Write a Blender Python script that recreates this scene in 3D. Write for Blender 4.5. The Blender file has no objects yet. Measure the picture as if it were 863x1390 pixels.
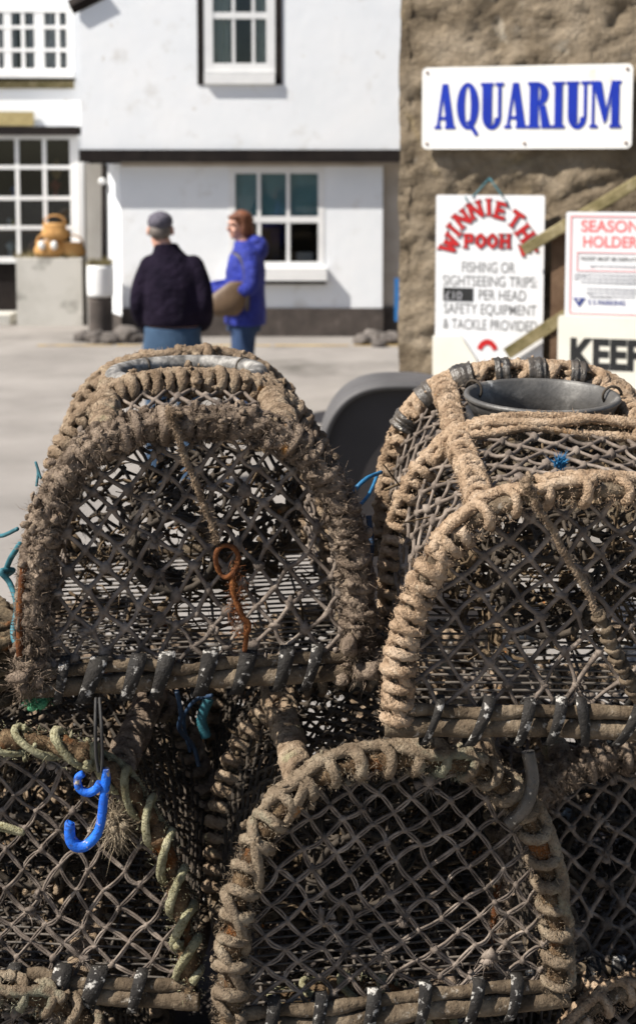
import bpy, bmesh, math, random
import numpy as np
from mathutils import Vector, Matrix, noise as mnoise

rng = np.random.default_rng(7)
random.seed(7)
R = math.radians
scene = bpy.context.scene
COL = scene.collection

# ------------------------------------------------------------------ camera model
CAM_Z, FPX, CX, CY0, PITCH = 2.05, 1805.0, 431.5, 383.0, R(5)
CP, SP = math.cos(PITCH), math.sin(PITCH)
def W(px, py, Y):
    """the world point at distance Y that the camera sees at photo pixel (px, py)"""
    t = (CY0 - py) / FPX
    z = Y * (t * CP - SP) / (CP + t * SP)
    d = Y * CP - z * SP
    return np.array([(px - CX) / FPX * d, Y, CAM_Z + z])

# ------------------------------------------------------------------ materials
def srgb(r, g, b):
    f = lambda c: (c / 255 / 12.92) if c / 255 <= .04045 else ((c / 255 + .055) / 1.055) ** 2.4
    return (f(r), f(g), f(b), 1)
def lin(*c): return (c[0], c[1], c[2], 1)
def mat(name, stops, scale=20, rough=.8, bump=0, bscale=None, detail=6, metal=0, spec=.5, extra=None, bdist=.01, dist=0, rough_var=0, sheen=0):
    """stops: [(position, colour)] over a noise; extra: (colour, scale, lo, hi) for patches of another colour"""
    m = bpy.data.materials.new(name); m.use_nodes = True
    nt = m.node_tree; N = nt.nodes; L = nt.links
    b = N['Principled BSDF']
    b.inputs['Roughness'].default_value = rough
    b.inputs['Metallic'].default_value = metal
    b.inputs['Specular IOR Level'].default_value = spec
    tc = N.new('ShaderNodeTexCoord')
    def noise(sc, det=detail, off=0.0, d=dist):
        n = N.new('ShaderNodeTexNoise'); n.inputs['Scale'].default_value = sc
        n.inputs['Detail'].default_value = det; n.inputs['Roughness'].default_value = .6
        n.inputs['Distortion'].default_value = d
        if off:
            mp = N.new('ShaderNodeMapping'); mp.inputs['Location'].default_value = (off, off * 1.7, off * .6)
            L.new(tc.outputs['Object'], mp.inputs[0]); L.new(mp.outputs[0], n.inputs['Vector'])
        else:
            L.new(tc.outputs['Object'], n.inputs['Vector'])
        return n
    if len(stops) == 1:
        b.inputs['Base Color'].default_value = stops[0][1]; cur = None
    else:
        n = noise(scale)
        r = N.new('ShaderNodeValToRGB'); e = r.color_ramp.elements
        while len(e) < len(stops): e.new(.5)
        for i, (p, c) in enumerate(stops): e[i].position = p; e[i].color = c
        L.new(n.outputs['Fac'], r.inputs[0]); cur = r.outputs[0]
    for k, (c, sc, lo, hi) in enumerate(extra or []):
        n2 = noise(sc, 5, 3.1 + 2 * k)
        mr = N.new('ShaderNodeMapRange'); mr.inputs['From Min'].default_value = lo; mr.inputs['From Max'].default_value = hi
        L.new(n2.outputs['Fac'], mr.inputs['Value'])
        mx = N.new('ShaderNodeMix'); mx.data_type = 'RGBA'
        L.new(mr.outputs[0], mx.inputs['Factor'])
        if cur: L.new(cur, mx.inputs['A'])
        else: mx.inputs['A'].default_value = stops[0][1]
        mx.inputs['B'].default_value = c
        cur = mx.outputs['Result']
    if cur: L.new(cur, b.inputs['Base Color'])
    if rough_var:
        n4 = noise(scale * .7, 4, 9.3); mr = N.new('ShaderNodeMapRange')
        mr.inputs['From Min'].default_value = .35; mr.inputs['From Max'].default_value = .65
        mr.inputs['To Min'].default_value = max(.05, rough - rough_var); mr.inputs['To Max'].default_value = min(1, rough + rough_var)
        L.new(n4.outputs['Fac'], mr.inputs['Value']); L.new(mr.outputs[0], b.inputs['Roughness'])
    if bump:
        n3 = noise(bscale or scale * 4, 8, 5.5)
        bp = N.new('ShaderNodeBump'); bp.inputs['Strength'].default_value = bump; bp.inputs['Distance'].default_value = bdist
        L.new(n3.outputs['Fac'], bp.inputs['Height']); L.new(bp.outputs[0], b.inputs['Normal'])
    if sheen: b.inputs['Sheen Weight'].default_value = sheen
    return m

M = {}
M['rope_tan'] = mat('tan_rope', [(.3, lin(.21, .138, .086)), (.5, lin(.41, .292, .195)), (.72, lin(.57, .44, .32))], 28, .97, 1.0, 210, bdist=.010,
                    extra=[(lin(.15, .095, .050), 130, .55, .78), (lin(.42, .21, .06), 14, .66, .74), (lin(.58, .47, .34), 90, .60, .78)], spec=.1)
M['rope_grey'] = mat('weathered_grey_brown_rope', [(.3, lin(.085, .062, .045)), (.5, lin(.20, .152, .115)), (.7, lin(.34, .265, .20))], 24, .97, 1.0, 200, bdist=.010,
                     extra=[(lin(.06, .042, .026), 130, .53, .74), (lin(.36, .17, .045), 13, .67, .76), (lin(.40, .31, .21), 80, .60, .78)], spec=.06)
M['rope_mid'] = mat('worn_brown_rope', [(.3, lin(.14, .096, .062)), (.5, lin(.28, .205, .14)), (.7, lin(.42, .33, .235))], 26, .97, 1.0, 210, bdist=.010, spec=.1,
                    extra=[(lin(.10, .068, .036), 130, .54, .76), (lin(.29, .28, .17), 9, .6, .75), (lin(.36, .19, .055), 15, .68, .75)])
M['rope_green'] = mat('faded_green_rope', [(.3, lin(.15, .13, .075)), (.5, lin(.30, .285, .18)), (.7, lin(.42, .385, .255))], 26, .95, 1.0, 210, bdist=.008, spec=.1, extra=[(lin(.14, .12, .06), 150, .52, .68)])
M['lump'] = mat('matted_weed_on_bar', [(.3, lin(.035, .026, .018)), (.5, lin(.11, .085, .058)), (.7, lin(.23, .17, .105))], 40, .97, 1.0, 190, bdist=.012, spec=.05,
                extra=[(lin(.30, .10, .025), 10, .60, .68)])
M['lump_rust'] = mat('rusty_weedy_bar', [(.3, lin(.045, .030, .018)), (.5, lin(.13, .085, .05)), (.7, lin(.24, .17, .10))], 40, .97, 1.0, 190, bdist=.012, spec=.05,
                extra=[(lin(.19, .075, .026), 11, .54, .63)])
M['rope_dull'] = mat('dull_brown_rope', [(.3, lin(.12, .088, .06)), (.5, lin(.225, .172, .12)), (.7, lin(.33, .27, .195))], 26, .97, 1.0, 210, bdist=.010, spec=.08,
                    extra=[(lin(.09, .064, .038), 130, .54, .76), (lin(.24, .26, .19), 9, .58, .75), (lin(.30, .14, .045), 15, .68, .75)])
M['rust'] = mat('rusty_iron', [(.3, lin(.05, .019, .009)), (.55, lin(.135, .047, .015)), (.7, lin(.25, .10, .03))], 60, .9, .8, 200, bdist=.004, spec=.2)
M['net'] = mat('brown_net_twine', [(.35, lin(.058, .045, .036)), (.5, lin(.135, .106, .085)), (.68, lin(.25, .205, .168))], 30, .75, .6, 500, bdist=.002, spec=.35)
M['net_dark'] = mat('shade_darkened_net_twine', [(.35, lin(.018, .014, .010)), (.6, lin(.055, .042, .030))], 30, .75, .5, 500, bdist=.002, spec=.3)  # net twine with the shade inside the pots put into its colour
M['wood'] = mat('weathered_pole_wood', [(.3, lin(.035, .025, .016)), (.5, lin(.105, .078, .052)), (.7, lin(.21, .165, .115))], 22, .9, 1.0, 120, bdist=.006, spec=.15,
                extra=[(lin(.34, .30, .25), 70, .60, .72), (lin(.03, .022, .015), 9, .55, .68)])
M['rubber'] = mat('perished_rubber', [(.3, lin(.010, .009, .009)), (.6, lin(.026, .023, .020))], 30, .75, .8, 160, bdist=.005, spec=.25,
                  extra=[(lin(.42, .40, .37), 75, .57, .66)], rough_var=.2)
M['tape'] = mat('shiny_dark_tape', [(.3, lin(.02, .019, .018)), (.65, lin(.09, .075, .06))], 30, .33, .6, 90, bdist=.006, rough_var=.12,
                extra=[(lin(.4, .36, .3), 90, .63, .7)])
M['hoop_grey'] = mat('scuffed_grey_plastic', [(.3, lin(.04, .038, .036)), (.55, lin(.085, .080, .074)), (.7, lin(.2, .19, .175))], 16, .5, .35, 120, bdist=.003,
                     extra=[(lin(.62, .6, .56), 11, .64, .68)], rough_var=.12)
M['hoop_white'] = mat('chalky_plastic_pipe', [(.32, lin(.05, .047, .043)), (.47, lin(.13, .122, .112)), (.68, lin(.36, .34, .31))], 45, .6, .5, 150, bdist=.003)
M['wire'] = mat('dull_floor_wire', [(.35, lin(.035, .03, .026)), (.65, lin(.13, .11, .09))], 40, .6, .3, 200, bdist=.002)
M['weed'] = mat('dried_weed', [(.3, lin(.025, .017, .010)), (.5, lin(.09, .063, .038)), (.7, lin(.24, .175, .11))], 35, .9, .5, 200, spec=.15,
                extra=[(lin(.45, .16, .04), 30, .66, .7)])
M['cord'] = mat('fuzzy_tan_cord', [(.3, lin(.16, .125, .085)), (.7, lin(.34, .28, .20))], 60, .95, .8, 500, bdist=.003, spec=.1)
M['blue_cord'] = mat('blue_cord', [(.3, lin(.006, .07, .17)), (.7, lin(.015, .16, .33))], 60, .6, .5, 300, bdist=.002)
M['teal_cord'] = mat('teal_cord', [(.3, lin(.01, .06, .075)), (.7, lin(.03, .16, .20))], 50, .6, .5, 300, bdist=.002)
M['navy_cord'] = mat('navy_cord', [(.3, lin(.005, .015, .035)), (.7, lin(.012, .04, .09))], 50, .6, .5, 300, bdist=.002)
M['green_fibre'] = mat('green_fibre', [(.3, lin(.02, .11, .045)), (.7, lin(.07, .27, .13))], 60, .8, .3, 200)
M['blue_hook'] = mat('blue_plastic', [(.35, lin(.0, .085, .48)), (.65, lin(.0, .13, .62))], 20, .68, .6, 160, bdist=.004,
                     extra=[(lin(.42, .36, .27), 50, .585, .63), (lin(.01, .05, .22), 90, .54, .66)])
M['black_elastic'] = mat('black_elastic', [(.3, lin(.012, .011, .011)), (.7, lin(.03, .028, .026))], 80, .7, .5, 400, bdist=.002)
# setting
M['asphalt'] = mat('street_asphalt', [(.32, lin(.175, .162, .150)), (.5, lin(.228, .211, .196)), (.7, lin(.278, .258, .240))], .9, .92, .5, 90, bdist=.006, spec=.25,
                   extra=[(lin(.10, .092, .082), .55, .60, .72), (lin(.29, .27, .24), 160, .60, .72)])
M['yellow_line'] = mat('worn_yellow_paint', [(.35, lin(.22, .17, .11)), (.55, lin(.36, .25, .09)), (.7, lin(.42, .30, .10))], 5, .85, .3, 80)
M['limewash'] = mat('white_limewash', [(.3, lin(.76, .785, .815)), (.5, lin(.80, .82, .845)), (.7, lin(.83, .84, .855))], 1.5, .85, .3, 7, bdist=.012,
                    extra=[(lin(.62, .61, .59), 2.6, .58, .74), (lin(.50, .45, .38), 5.5, .68, .74)])
M['white_paint'] = mat('white_gloss_paint', [(.3, lin(.72, .72, .72)), (.7, lin(.80, .80, .79))], 6, .4, .1, 40)
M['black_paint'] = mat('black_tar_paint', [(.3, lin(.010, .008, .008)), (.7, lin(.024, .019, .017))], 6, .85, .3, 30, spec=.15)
M['plinth'] = mat('dirty_black_plinth', [(.3, lin(.035, .028, .024)), (.6, lin(.075, .06, .052)), (.75, lin(.14, .115, .10))], 5, .85, .5, 20)
M['beige'] = mat('dirty_beige_render', [(.3, lin(.36, .31, .26)), (.7, lin(.52, .47, .41))], 3, .9, .4, 15)
M['grey_paint'] = mat('grey_beige_paint', [(.3, lin(.30, .28, .25)), (.7, lin(.38, .36, .33))], 3, .7, .2, 15)
M['glass'] = None
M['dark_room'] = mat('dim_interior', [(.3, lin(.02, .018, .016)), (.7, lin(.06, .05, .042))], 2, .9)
M['curtain'] = mat('grey_curtain', [(.3, lin(.42, .46, .43)), (.7, lin(.55, .58, .55))], 4, .9)
M['net_curtain'] = mat('pale_lilac_curtain', [(.3, lin(.48, .44, .48)), (.7, lin(.62, .59, .63))], 4, .9)
M['teal_blind'] = mat('teal_blind', [(.3, lin(.14, .29, .36)), (.7, lin(.20, .38, .46))], 3, .8)
M['stone'] = mat('rough_stone', [(.3, lin(.088, .066, .044)), (.48, lin(.18, .142, .098)), (.66, lin(.27, .22, .16)), (.8, lin(.38, .32, .245))], 3.0, .95, 1.0, 26, bdist=.03, dist=.6, spec=.15,
                 extra=[(lin(.31, .24, .13), 1.6, .60, .75), (lin(.075, .055, .038), 3.1, .62, .76), (lin(.45, .41, .34), 5.2, .62, .8)])
M['sign_white'] = mat('white_sign_enamel', [(.3, lin(.74, .73, .70)), (.7, lin(.80, .79, .77))], 3, .35, .05, 30, extra=[(lin(.60, .52, .40), 6, .64, .80), (lin(.36, .17, .06), 9, .72, .78)])
M['sign_cool'] = mat('white_sign_board', [(.3, lin(.70, .70, .71)), (.7, lin(.77, .77, .78))], 3, .45, .05, 30)
M['sign_cream'] = mat('cream_sign_board', [(.3, lin(.70, .66, .56)), (.7, lin(.78, .75, .66))], 3, .5, .05, 30, extra=[(lin(.5, .4, .22), 7, .68, .8)])
M['ink_blue'] = mat('blue_lettering', [(.3, lin(.0, .016, .29)), (.7, lin(.0, .026, .38))], 5, .45)
M['ink_red'] = mat('red_lettering', [(.3, lin(.40, .008, .010)), (.7, lin(.52, .014, .014))], 5, .5)
M['ink_pink'] = mat('faded_red_lettering', [(.3, lin(.72, .13, .13)), (.7, lin(.78, .20, .20))], 5, .5)
M['ink_pale_pink'] = mat('pale_red_line', [(.3, lin(.76, .30, .31)), (.7, lin(.80, .38, .38))], 5, .5)
M['ink_black'] = mat('black_lettering', [(.3, lin(.012, .012, .012)), (.7, lin(.025, .025, .025))], 5, .5)
M['ink_grey'] = mat('grey_lettering', [(.3, lin(.12, .12, .12)), (.7, lin(.19, .19, .19))], 9, .6)
M['ink_pale'] = mat('pale_grey_lettering', [(.3, lin(.36, .36, .38)), (.7, lin(.44, .44, .46))], 9, .6)
M['ink_navy'] = mat('navy_lettering', [(.3, lin(.015, .03, .17)), (.7, lin(.03, .05, .23))], 9, .6)
M['old_timber'] = mat('old_timber', [(.3, lin(.11, .075, .04)), (.5, lin(.22, .16, .09)), (.7, lin(.33, .25, .155))], 7, .9, .7, 50, dist=.8, spec=.15)
M['mossy_timber'] = mat('mossy_timber', [(.3, lin(.10, .085, .035)), (.55, lin(.23, .19, .10)), (.7, lin(.36, .31, .20))], 9, .9, .6, 50, spec=.15)
M['brown_board'] = mat('brown_board', [(.3, lin(.085, .05, .03)), (.7, lin(.17, .11, .07))], 6, .85, .5, 40, spec=.15)
M['bin'] = mat('dark_grey_bin_plastic', [(.3, lin(.026, .022, .022)), (.7, lin(.042, .036, .036))], 3, .55, .12, 60)
M['bin_rim'] = mat('bin_lid_plastic', [(.3, lin(.065, .062, .063)), (.7, lin(.10, .096, .096))], 4, .6, .1, 60, spec=.3)
M['concrete'] = mat('pale_concrete', [(.3, lin(.40, .385, .345)), (.6, lin(.53, .51, .47))], 2.2, .9, .4, 25, extra=[(lin(.24, .23, .205), 1.4, .58, .66)])
M['gold_sign'] = mat('faded_gold_board', [(.3, lin(.26, .20, .08)), (.7, lin(.42, .34, .16))], 8, .7, .2, 30)
M['rock'] = mat('dark_beach_rock', [(.3, lin(.055, .047, .042)), (.6, lin(.14, .122, .11)), (.75, lin(.24, .21, .19))], 6, .9, .7, 30)
M['tan_basket'] = mat('tan_wicker', [(.3, lin(.34, .17, .05)), (.6, lin(.55, .30, .10)), (.75, lin(.62, .40, .18))], 14, .8, .5, 60)
M['soil'] = mat('dry_plants', [(.3, lin(.08, .06, .02)), (.7, lin(.24, .2, .09))], 30, .9)
M['slate'] = mat('slate_roof', [(.3, lin(.05, .05, .055)), (.7, lin(.12, .12, .125))], 4, .7, .4, 20)
# people
M['skin'] = mat('skin', [(.35, lin(.48, .25, .18)), (.65, lin(.58, .33, .25))], 14, .55, .1, 80)
M['navy_cloth'] = mat('navy_fleece', [(.3, lin(.007, .005, .012)), (.7, lin(.016, .011, .023))], 9, .95, 1.0, 13, spec=.1, bdist=.04)
M['jeans_blue'] = mat('faded_jeans', [(.3, lin(.014, .038, .08)), (.7, lin(.035, .075, .135))], 8, .9, .5, 60)
M['jeans_dark'] = mat('dark_jeans', [(.3, lin(.010, .03, .085)), (.7, lin(.025, .055, .13))], 8, .9, .5, 60)
M['blue_cloth'] = mat('royal_blue_jacket', [(.3, lin(.003, .012, .18)), (.7, lin(.010, .026, .32))], 6, .7, 1.0, 12, bdist=.05)
M['cap'] = mat('grey_tweed', [(.3, lin(.05, .045, .06)), (.7, lin(.13, .12, .15))], 60, .95, .4, 150)
M['hair_red'] = mat('auburn_hair', [(.3, lin(.07, .022, .010)), (.7, lin(.20, .07, .028))], 30, .6, .6, 90)
M['hair_grey'] = mat('grey_hair', [(.3, lin(.08, .065, .055)), (.7, lin(.2, .17, .15))], 30, .7, .5, 90)
M['bag'] = mat('tan_leather', [(.3, lin(.085, .05, .026)), (.7, lin(.155, .098, .055))], 9, .55, .3, 60)
M['dark_leather'] = mat('dark_leather', [(.3, lin(.018, .012, .010)), (.7, lin(.04, .03, .025))], 12, .5)
M['eye'] = mat('dark_eye', [(.3, lin(.02, .015, .012)), (.7, lin(.03, .02, .016))], 30, .3)
M['lip'] = mat('lips', [(.3, lin(.38, .12, .10)), (.7, lin(.45, .15, .12))], 30, .5)
def glass():
    m = bpy.data.materials.new('window_glass'); m.use_nodes = True
    nt = m.node_tree; nt.nodes.clear(); N = nt.nodes; L = nt.links
    o = N.new('ShaderNodeOutputMaterial'); mx = N.new('ShaderNodeMixShader'); t = N.new('ShaderNodeBsdfTransparent'); g = N.new('ShaderNodeBsdfGlossy')
    fr = N.new('ShaderNodeFresnel'); fr.inputs[0].default_value = 1.5
    g.inputs['Roughness'].default_value = .03; t.inputs[0].default_value = (.9, .93, .92, 1)
    ad = N.new('ShaderNodeMath'); ad.operation = 'ADD'; ad.inputs[1].default_value = .0
    L.new(fr.outputs[0], ad.inputs[0]); L.new(ad.outputs[0], mx.inputs[0]); L.new(t.outputs[0], mx.inputs[1]); L.new(g.outputs[0], mx.inputs[2]); L.new(mx.outputs[0], o.inputs[0])
    return m
M['glass'] = glass()

# ------------------------------------------------------------------ mesh builder
_ICO = None
def ico():
    global _ICO
    if _ICO is None:
        b = bmesh.new(); bmesh.ops.create_icosphere(b, subdivisions=2, radius=1)
        _ICO = (np.array([v.co[:] for v in b.verts]), np.array([[v.index for v in f.verts] for f in b.faces])); b.free()
    return _ICO
_ICO1 = None
def ico1():
    global _ICO1
    if _ICO1 is None:
        b = bmesh.new(); bmesh.ops.create_icosphere(b, subdivisions=1, radius=1)
        _ICO1 = (np.array([v.co[:] for v in b.verts]), np.array([[v.index for v in f.verts] for f in b.faces])); b.free()
    return _ICO1

def frames(P, closed=False):
    P = np.asarray(P, float); n = len(P)
    T = np.empty_like(P)
    if closed:
        T[:] = np.roll(P, -1, 0) - np.roll(P, 1, 0)
    else:
        T[1:-1] = P[2:] - P[:-2]; T[0] = P[1] - P[0]; T[-1] = P[-1] - P[-2]
    T /= np.maximum(np.linalg.norm(T, axis=1, keepdims=True), 1e-12)
    N = np.empty_like(P)
    t = T[0]; a = np.array([0, 0, 1.]) if abs(t[2]) < .9 else np.array([1., 0, 0])
    v = a - t * a.dot(t); v /= np.linalg.norm(v); N[0] = v
    for i in range(1, n):
        t = T[i]; v = v - t * (v[0] * t[0] + v[1] * t[1] + v[2] * t[2]); v = v / math.sqrt(v[0] ** 2 + v[1] ** 2 + v[2] ** 2 + 1e-20); N[i] = v
    return T, N, np.cross(T, N)

class MB:
    def __init__(s): s.v = []; s.q = []; s.t = []; s.n = 0; s.ng = []
    def add(s, V, quads=None, tris=None):
        V = np.asarray(V, float).reshape(-1, 3)
        if quads is not None and len(quads): s.q.append(np.asarray(quads) + s.n)
        if tris is not None and len(tris): s.t.append(np.asarray(tris) + s.n)
        s.v.append(V); s.n += len(V)
    def box(s, x0, x1, y0, y1, z0, z1, rot=None, at=None):
        V = np.array([[x0, y0, z0], [x1, y0, z0], [x1, y1, z0], [x0, y1, z0], [x0, y0, z1], [x1, y0, z1], [x1, y1, z1], [x0, y1, z1]], float)
        if rot is not None: V = V @ np.array(rot).T
        if at is not None: V = V + np.asarray(at)
        s.add(V, [[0, 3, 2, 1], [4, 5, 6, 7], [0, 1, 5, 4], [1, 2, 6, 5], [2, 3, 7, 6], [3, 0, 4, 7]])
    def tube(s, P, r, sides=8, closed=False, lobes=0, amp=.2, twist=60., caps=True, ry=None, fr=None, rough=0.):
        P = np.asarray(P, float); n = len(P)
        T, N, B = fr if fr is not None else frames(P, closed)
        r = np.broadcast_to(np.asarray(r, float), (n,)); ry = r if ry is None else np.broadcast_to(np.asarray(ry, float), (n,))
        th = np.linspace(0, 2 * np.pi, sides, endpoint=False)
        f = np.ones((n, sides))
        if lobes:
            sl = np.concatenate([[0], np.cumsum(np.linalg.norm(np.diff(P, axis=0), axis=1))])
            f = f + amp * np.abs(np.cos((lobes * (th[None, :] - twist * sl[:, None])) / 2)) * 1.4 - amp * .9
        if rough: f = f * (1 + rough * rng.normal(size=f.shape))
        V = P[:, None, :] + (np.cos(th)[None, :] * f * r[:, None])[..., None] * N[:, None, :] + (np.sin(th)[None, :] * f * ry[:, None])[..., None] * B[:, None, :]
        i = np.arange(n if closed else n - 1)[:, None]; j = np.arange(sides)[None, :]
        i2 = (i + 1) % n; j2 = (j + 1) % sides
        Q = np.stack([i * sides + j, i * sides + j2, i2 * sides + j2, i2 * sides + j], -1).reshape(-1, 4)
        V = V.reshape(-1, 3)
        if caps and not closed:
            V = np.vstack([V, P[:1], P[-1:]]); a = n * sides; b = a + 1
            jj = np.arange(sides); k = (jj + 1) % sides
            Tt = np.vstack([np.stack([k, jj, np.full(sides, a)], -1), np.stack([(n - 1) * sides + jj, (n - 1) * sides + k, np.full(sides, b)], -1)])
            s.add(V, Q, Tt)
        else: s.add(V, Q)
    def strands(s, P, r, sides=5, ref=None):
        """P (n,k,3): n short curves swept at once, radius r scalar, (n,) or (n,k)"""
        P = np.asarray(P, float); n, k, _ = P.shape
        if n == 0: return
        T = np.empty_like(P); T[:, 1:-1] = P[:, 2:] - P[:, :-2]; T[:, 0] = P[:, 1] - P[:, 0]; T[:, -1] = P[:, -1] - P[:, -2]
        T /= np.maximum(np.linalg.norm(T, axis=2, keepdims=True), 1e-12)
        if ref is None:
            ref = np.where(np.abs(T[:, :1, 2:3]) < .8, np.array([[[0, 0, 1.]]]), np.array([[[1., 0, 0]]]))
        else: ref = np.asarray(ref, float).reshape(-1, 1, 3)
        N = np.cross(np.broadcast_to(ref, P.shape), T); N /= np.maximum(np.linalg.norm(N, axis=2, keepdims=True), 1e-9)
        B = np.cross(T, N)
        r = np.asarray(r, float)
        if r.ndim == 1: r = r[:, None]
        r = np.broadcast_to(r, (n, k))
        th = np.linspace(0, 2 * np.pi, sides, endpoint=False)
        V = P[:, :, None, :] + r[:, :, None, None] * (np.cos(th)[None, None, :, None] * N[:, :, None, :] + np.sin(th)[None, None, :, None] * B[:, :, None, :])
        a = np.arange(n)[:, None, None] * k * sides; i = np.arange(k - 1)[None, :, None] * sides; j = np.arange(sides)[None, None, :]; j2 = (j + 1) % sides
        Q = np.stack([a + i + j, a + i + j2, a + i + sides + j2, a + i + sides + j], -1).reshape(-1, 4)
        s.add(V.reshape(-1, 3), Q)
    def blobs(s, C, rad, jit=.25, hi=False):
        C = np.asarray(C, float).reshape(-1, 3); n = len(C)
        if n == 0: return
        v, f = ico() if hi else ico1()
        rad = np.broadcast_to(np.asarray(rad, float), (n,))
        sc = rad[:, None, None] * (1 + jit * (rng.random((n, len(v), 1)) - .5)) * (1 + jit * 1.6 * (rng.random((n, 1, 3)) - .5))
        V = C[:, None, :] + v[None] * sc
        F = (f[None] + np.arange(n)[:, None, None] * len(v)).reshape(-1, 3)
        s.add(V.reshape(-1, 3), None, F)
    def ell(s, c, r, rot=None):
        v, f = ico(); V = v * np.asarray(r)
        if rot is not None: V = V @ np.array(rot).T
        s.add(V + np.asarray(c), None, f)
    def fuzz(s, C, D, length, w=.0006):
        """hair fibres: roots C, directions D, one thin tapered triangle pair each"""
        n = len(C)
        if n == 0: return
        D = D / np.maximum(np.linalg.norm(D, axis=1, keepdims=True), 1e-9)
        S = np.cross(D, rng.normal(size=(n, 3))); S /= np.maximum(np.linalg.norm(S, axis=1, keepdims=True), 1e-9)
        bend = rng.normal(size=(n, 3)) * .45
        l = length[:, None]
        m = C + D * l * .55; e = C + (D + bend) * l
        V = np.stack([C - S * w, C + S * w, m + S * w * .8 + bend * l * .15, m - S * w * .8 + bend * l * .15, e], 1).reshape(-1, 3)
        o = np.arange(n)[:, None] * 5
        s.add(V, o + np.array([[0, 1, 2, 3]]), o + np.array([[3, 2, 4]]))
    def poly(s, pts, depth0, depth1):
        """flat polygon (x,z) extruded between y=depth0 (front, -Y) and depth1"""
        n = len(pts); V = [(x, depth0, z) for x, z in pts] + [(x, depth1, z) for x, z in pts]
        base = s.n; s.v.append(np.array(V, float)); s.n += 2 * n
        s.ng.append([base + i for i in range(n)]); s.ng.append([base + n + i for i in range(n)][::-1])
        s.q.append(np.array([[base + (i + 1) % n, base + i, base + n + i, base + n + (i + 1) % n] for i in range(n)]))
    def build(s, name, m, parent=None, smooth=True, loc=None):
        me = bpy.data.meshes.new(name)
        V = np.vstack(s.v) if s.v else np.zeros((0, 3))
        Q = np.vstack(s.q) if s.q else np.zeros((0, 4), int); T = np.vstack(s.t) if s.t else np.zeros((0, 3), int)
        li = [Q.ravel(), T.ravel()] + [np.array(g) for g in s.ng]
        tot = np.concatenate([np.full(len(Q), 4), np.full(len(T), 3), np.array([len(g) for g in s.ng], int)]).astype(np.int32)
        loops = np.concatenate(li).astype(np.int32)
        me.vertices.add(len(V)); me.vertices.foreach_set('co', V.astype(np.float32).ravel())
        me.loops.add(len(loops)); me.loops.foreach_set('vertex_index', loops)
        me.polygons.add(len(tot)); me.polygons.foreach_set('loop_start', np.concatenate([[0], np.cumsum(tot)[:-1]]).astype(np.int32)); me.polygons.foreach_set('loop_total', tot)
        me.polygons.foreach_set('use_smooth', np.full(len(tot), bool(smooth)))
        me.update(calc_edges=True); me.validate()
        me.materials.append(m)
        o = bpy.data.objects.new(name, me); COL.objects.link(o)
        if parent is not None: o.parent = parent
        if loc is not None: o.location = loc
        return o

def tag(o, label=None, cat=None, group=None, kind=None):
    if label: o['label'] = label
    if cat: o['category'] = cat
    if group: o['group'] = group
    if kind: o['kind'] = kind
    return o
def empty(name, loc=(0, 0, 0), rz=0, rx=0, label=None, cat=None, group=None):
    o = bpy.data.objects.new(name, None); COL.objects.link(o)
    o.location = loc; o.rotation_euler = (rx, 0, rz); o.empty_display_size = .05
    return tag(o, label, cat, group)
def copy_tree(o, parent=None):
    c = o.copy(); COL.objects.link(c); c.parent = parent
    for ch in o.children: copy_tree(ch, c)
    return c
def remeshed(mb, name, m, parent, voxel=.012, smooth=3):
    o = mb.build(name + '_tmp', m)
    md = o.modifiers.new('r', 'REMESH'); md.mode = 'VOXEL'; md.voxel_size = voxel; md.use_smooth_shade = True
    if smooth:
        sm = o.modifiers.new('s', 'SMOOTH'); sm.iterations = smooth; sm.factor = .5
    dg = bpy.context.evaluated_depsgraph_get()
    me = bpy.data.meshes.new_from_object(o.evaluated_get(dg)); me.name = name
    old = o.data; bpy.data.objects.remove(o); bpy.data.meshes.remove(old)
    me.materials.clear(); me.materials.append(m)
    for p in me.polygons: p.use_smooth = True
    n = bpy.data.objects.new(name, me); COL.objects.link(n); n.parent = parent
    return n
def wob(n, amp, scale=8., dim=3):
    """smooth random wander of n samples"""
    t = np.linspace(0, 1, n)[:, None] * scale
    o = np.zeros((n, dim))
    for k in range(4):
        o += np.sin(t * (1 + k * .83) + rng.random((1, dim)) * 6.28) / (1 + k * .6)
    return o * amp * .5
def spline(pts, n=40):
    pts = np.asarray(pts, float); m = len(pts)
    P = np.vstack([2 * pts[0] - pts[1], pts, 2 * pts[-1] - pts[-2]]); out = []
    for u in np.linspace(0, m - 1 - 1e-6, n):
        i = int(u); t = u - i; p0, p1, p2, p3 = P[i:i + 4]
        out.append(.5 * ((2 * p1) + (-p0 + p2) * t + (2 * p0 - 5 * p1 + 4 * p2 - p3) * t * t + (-p0 + 3 * p1 - 3 * p2 + p3) * t ** 3))
    return np.array(out)

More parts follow.
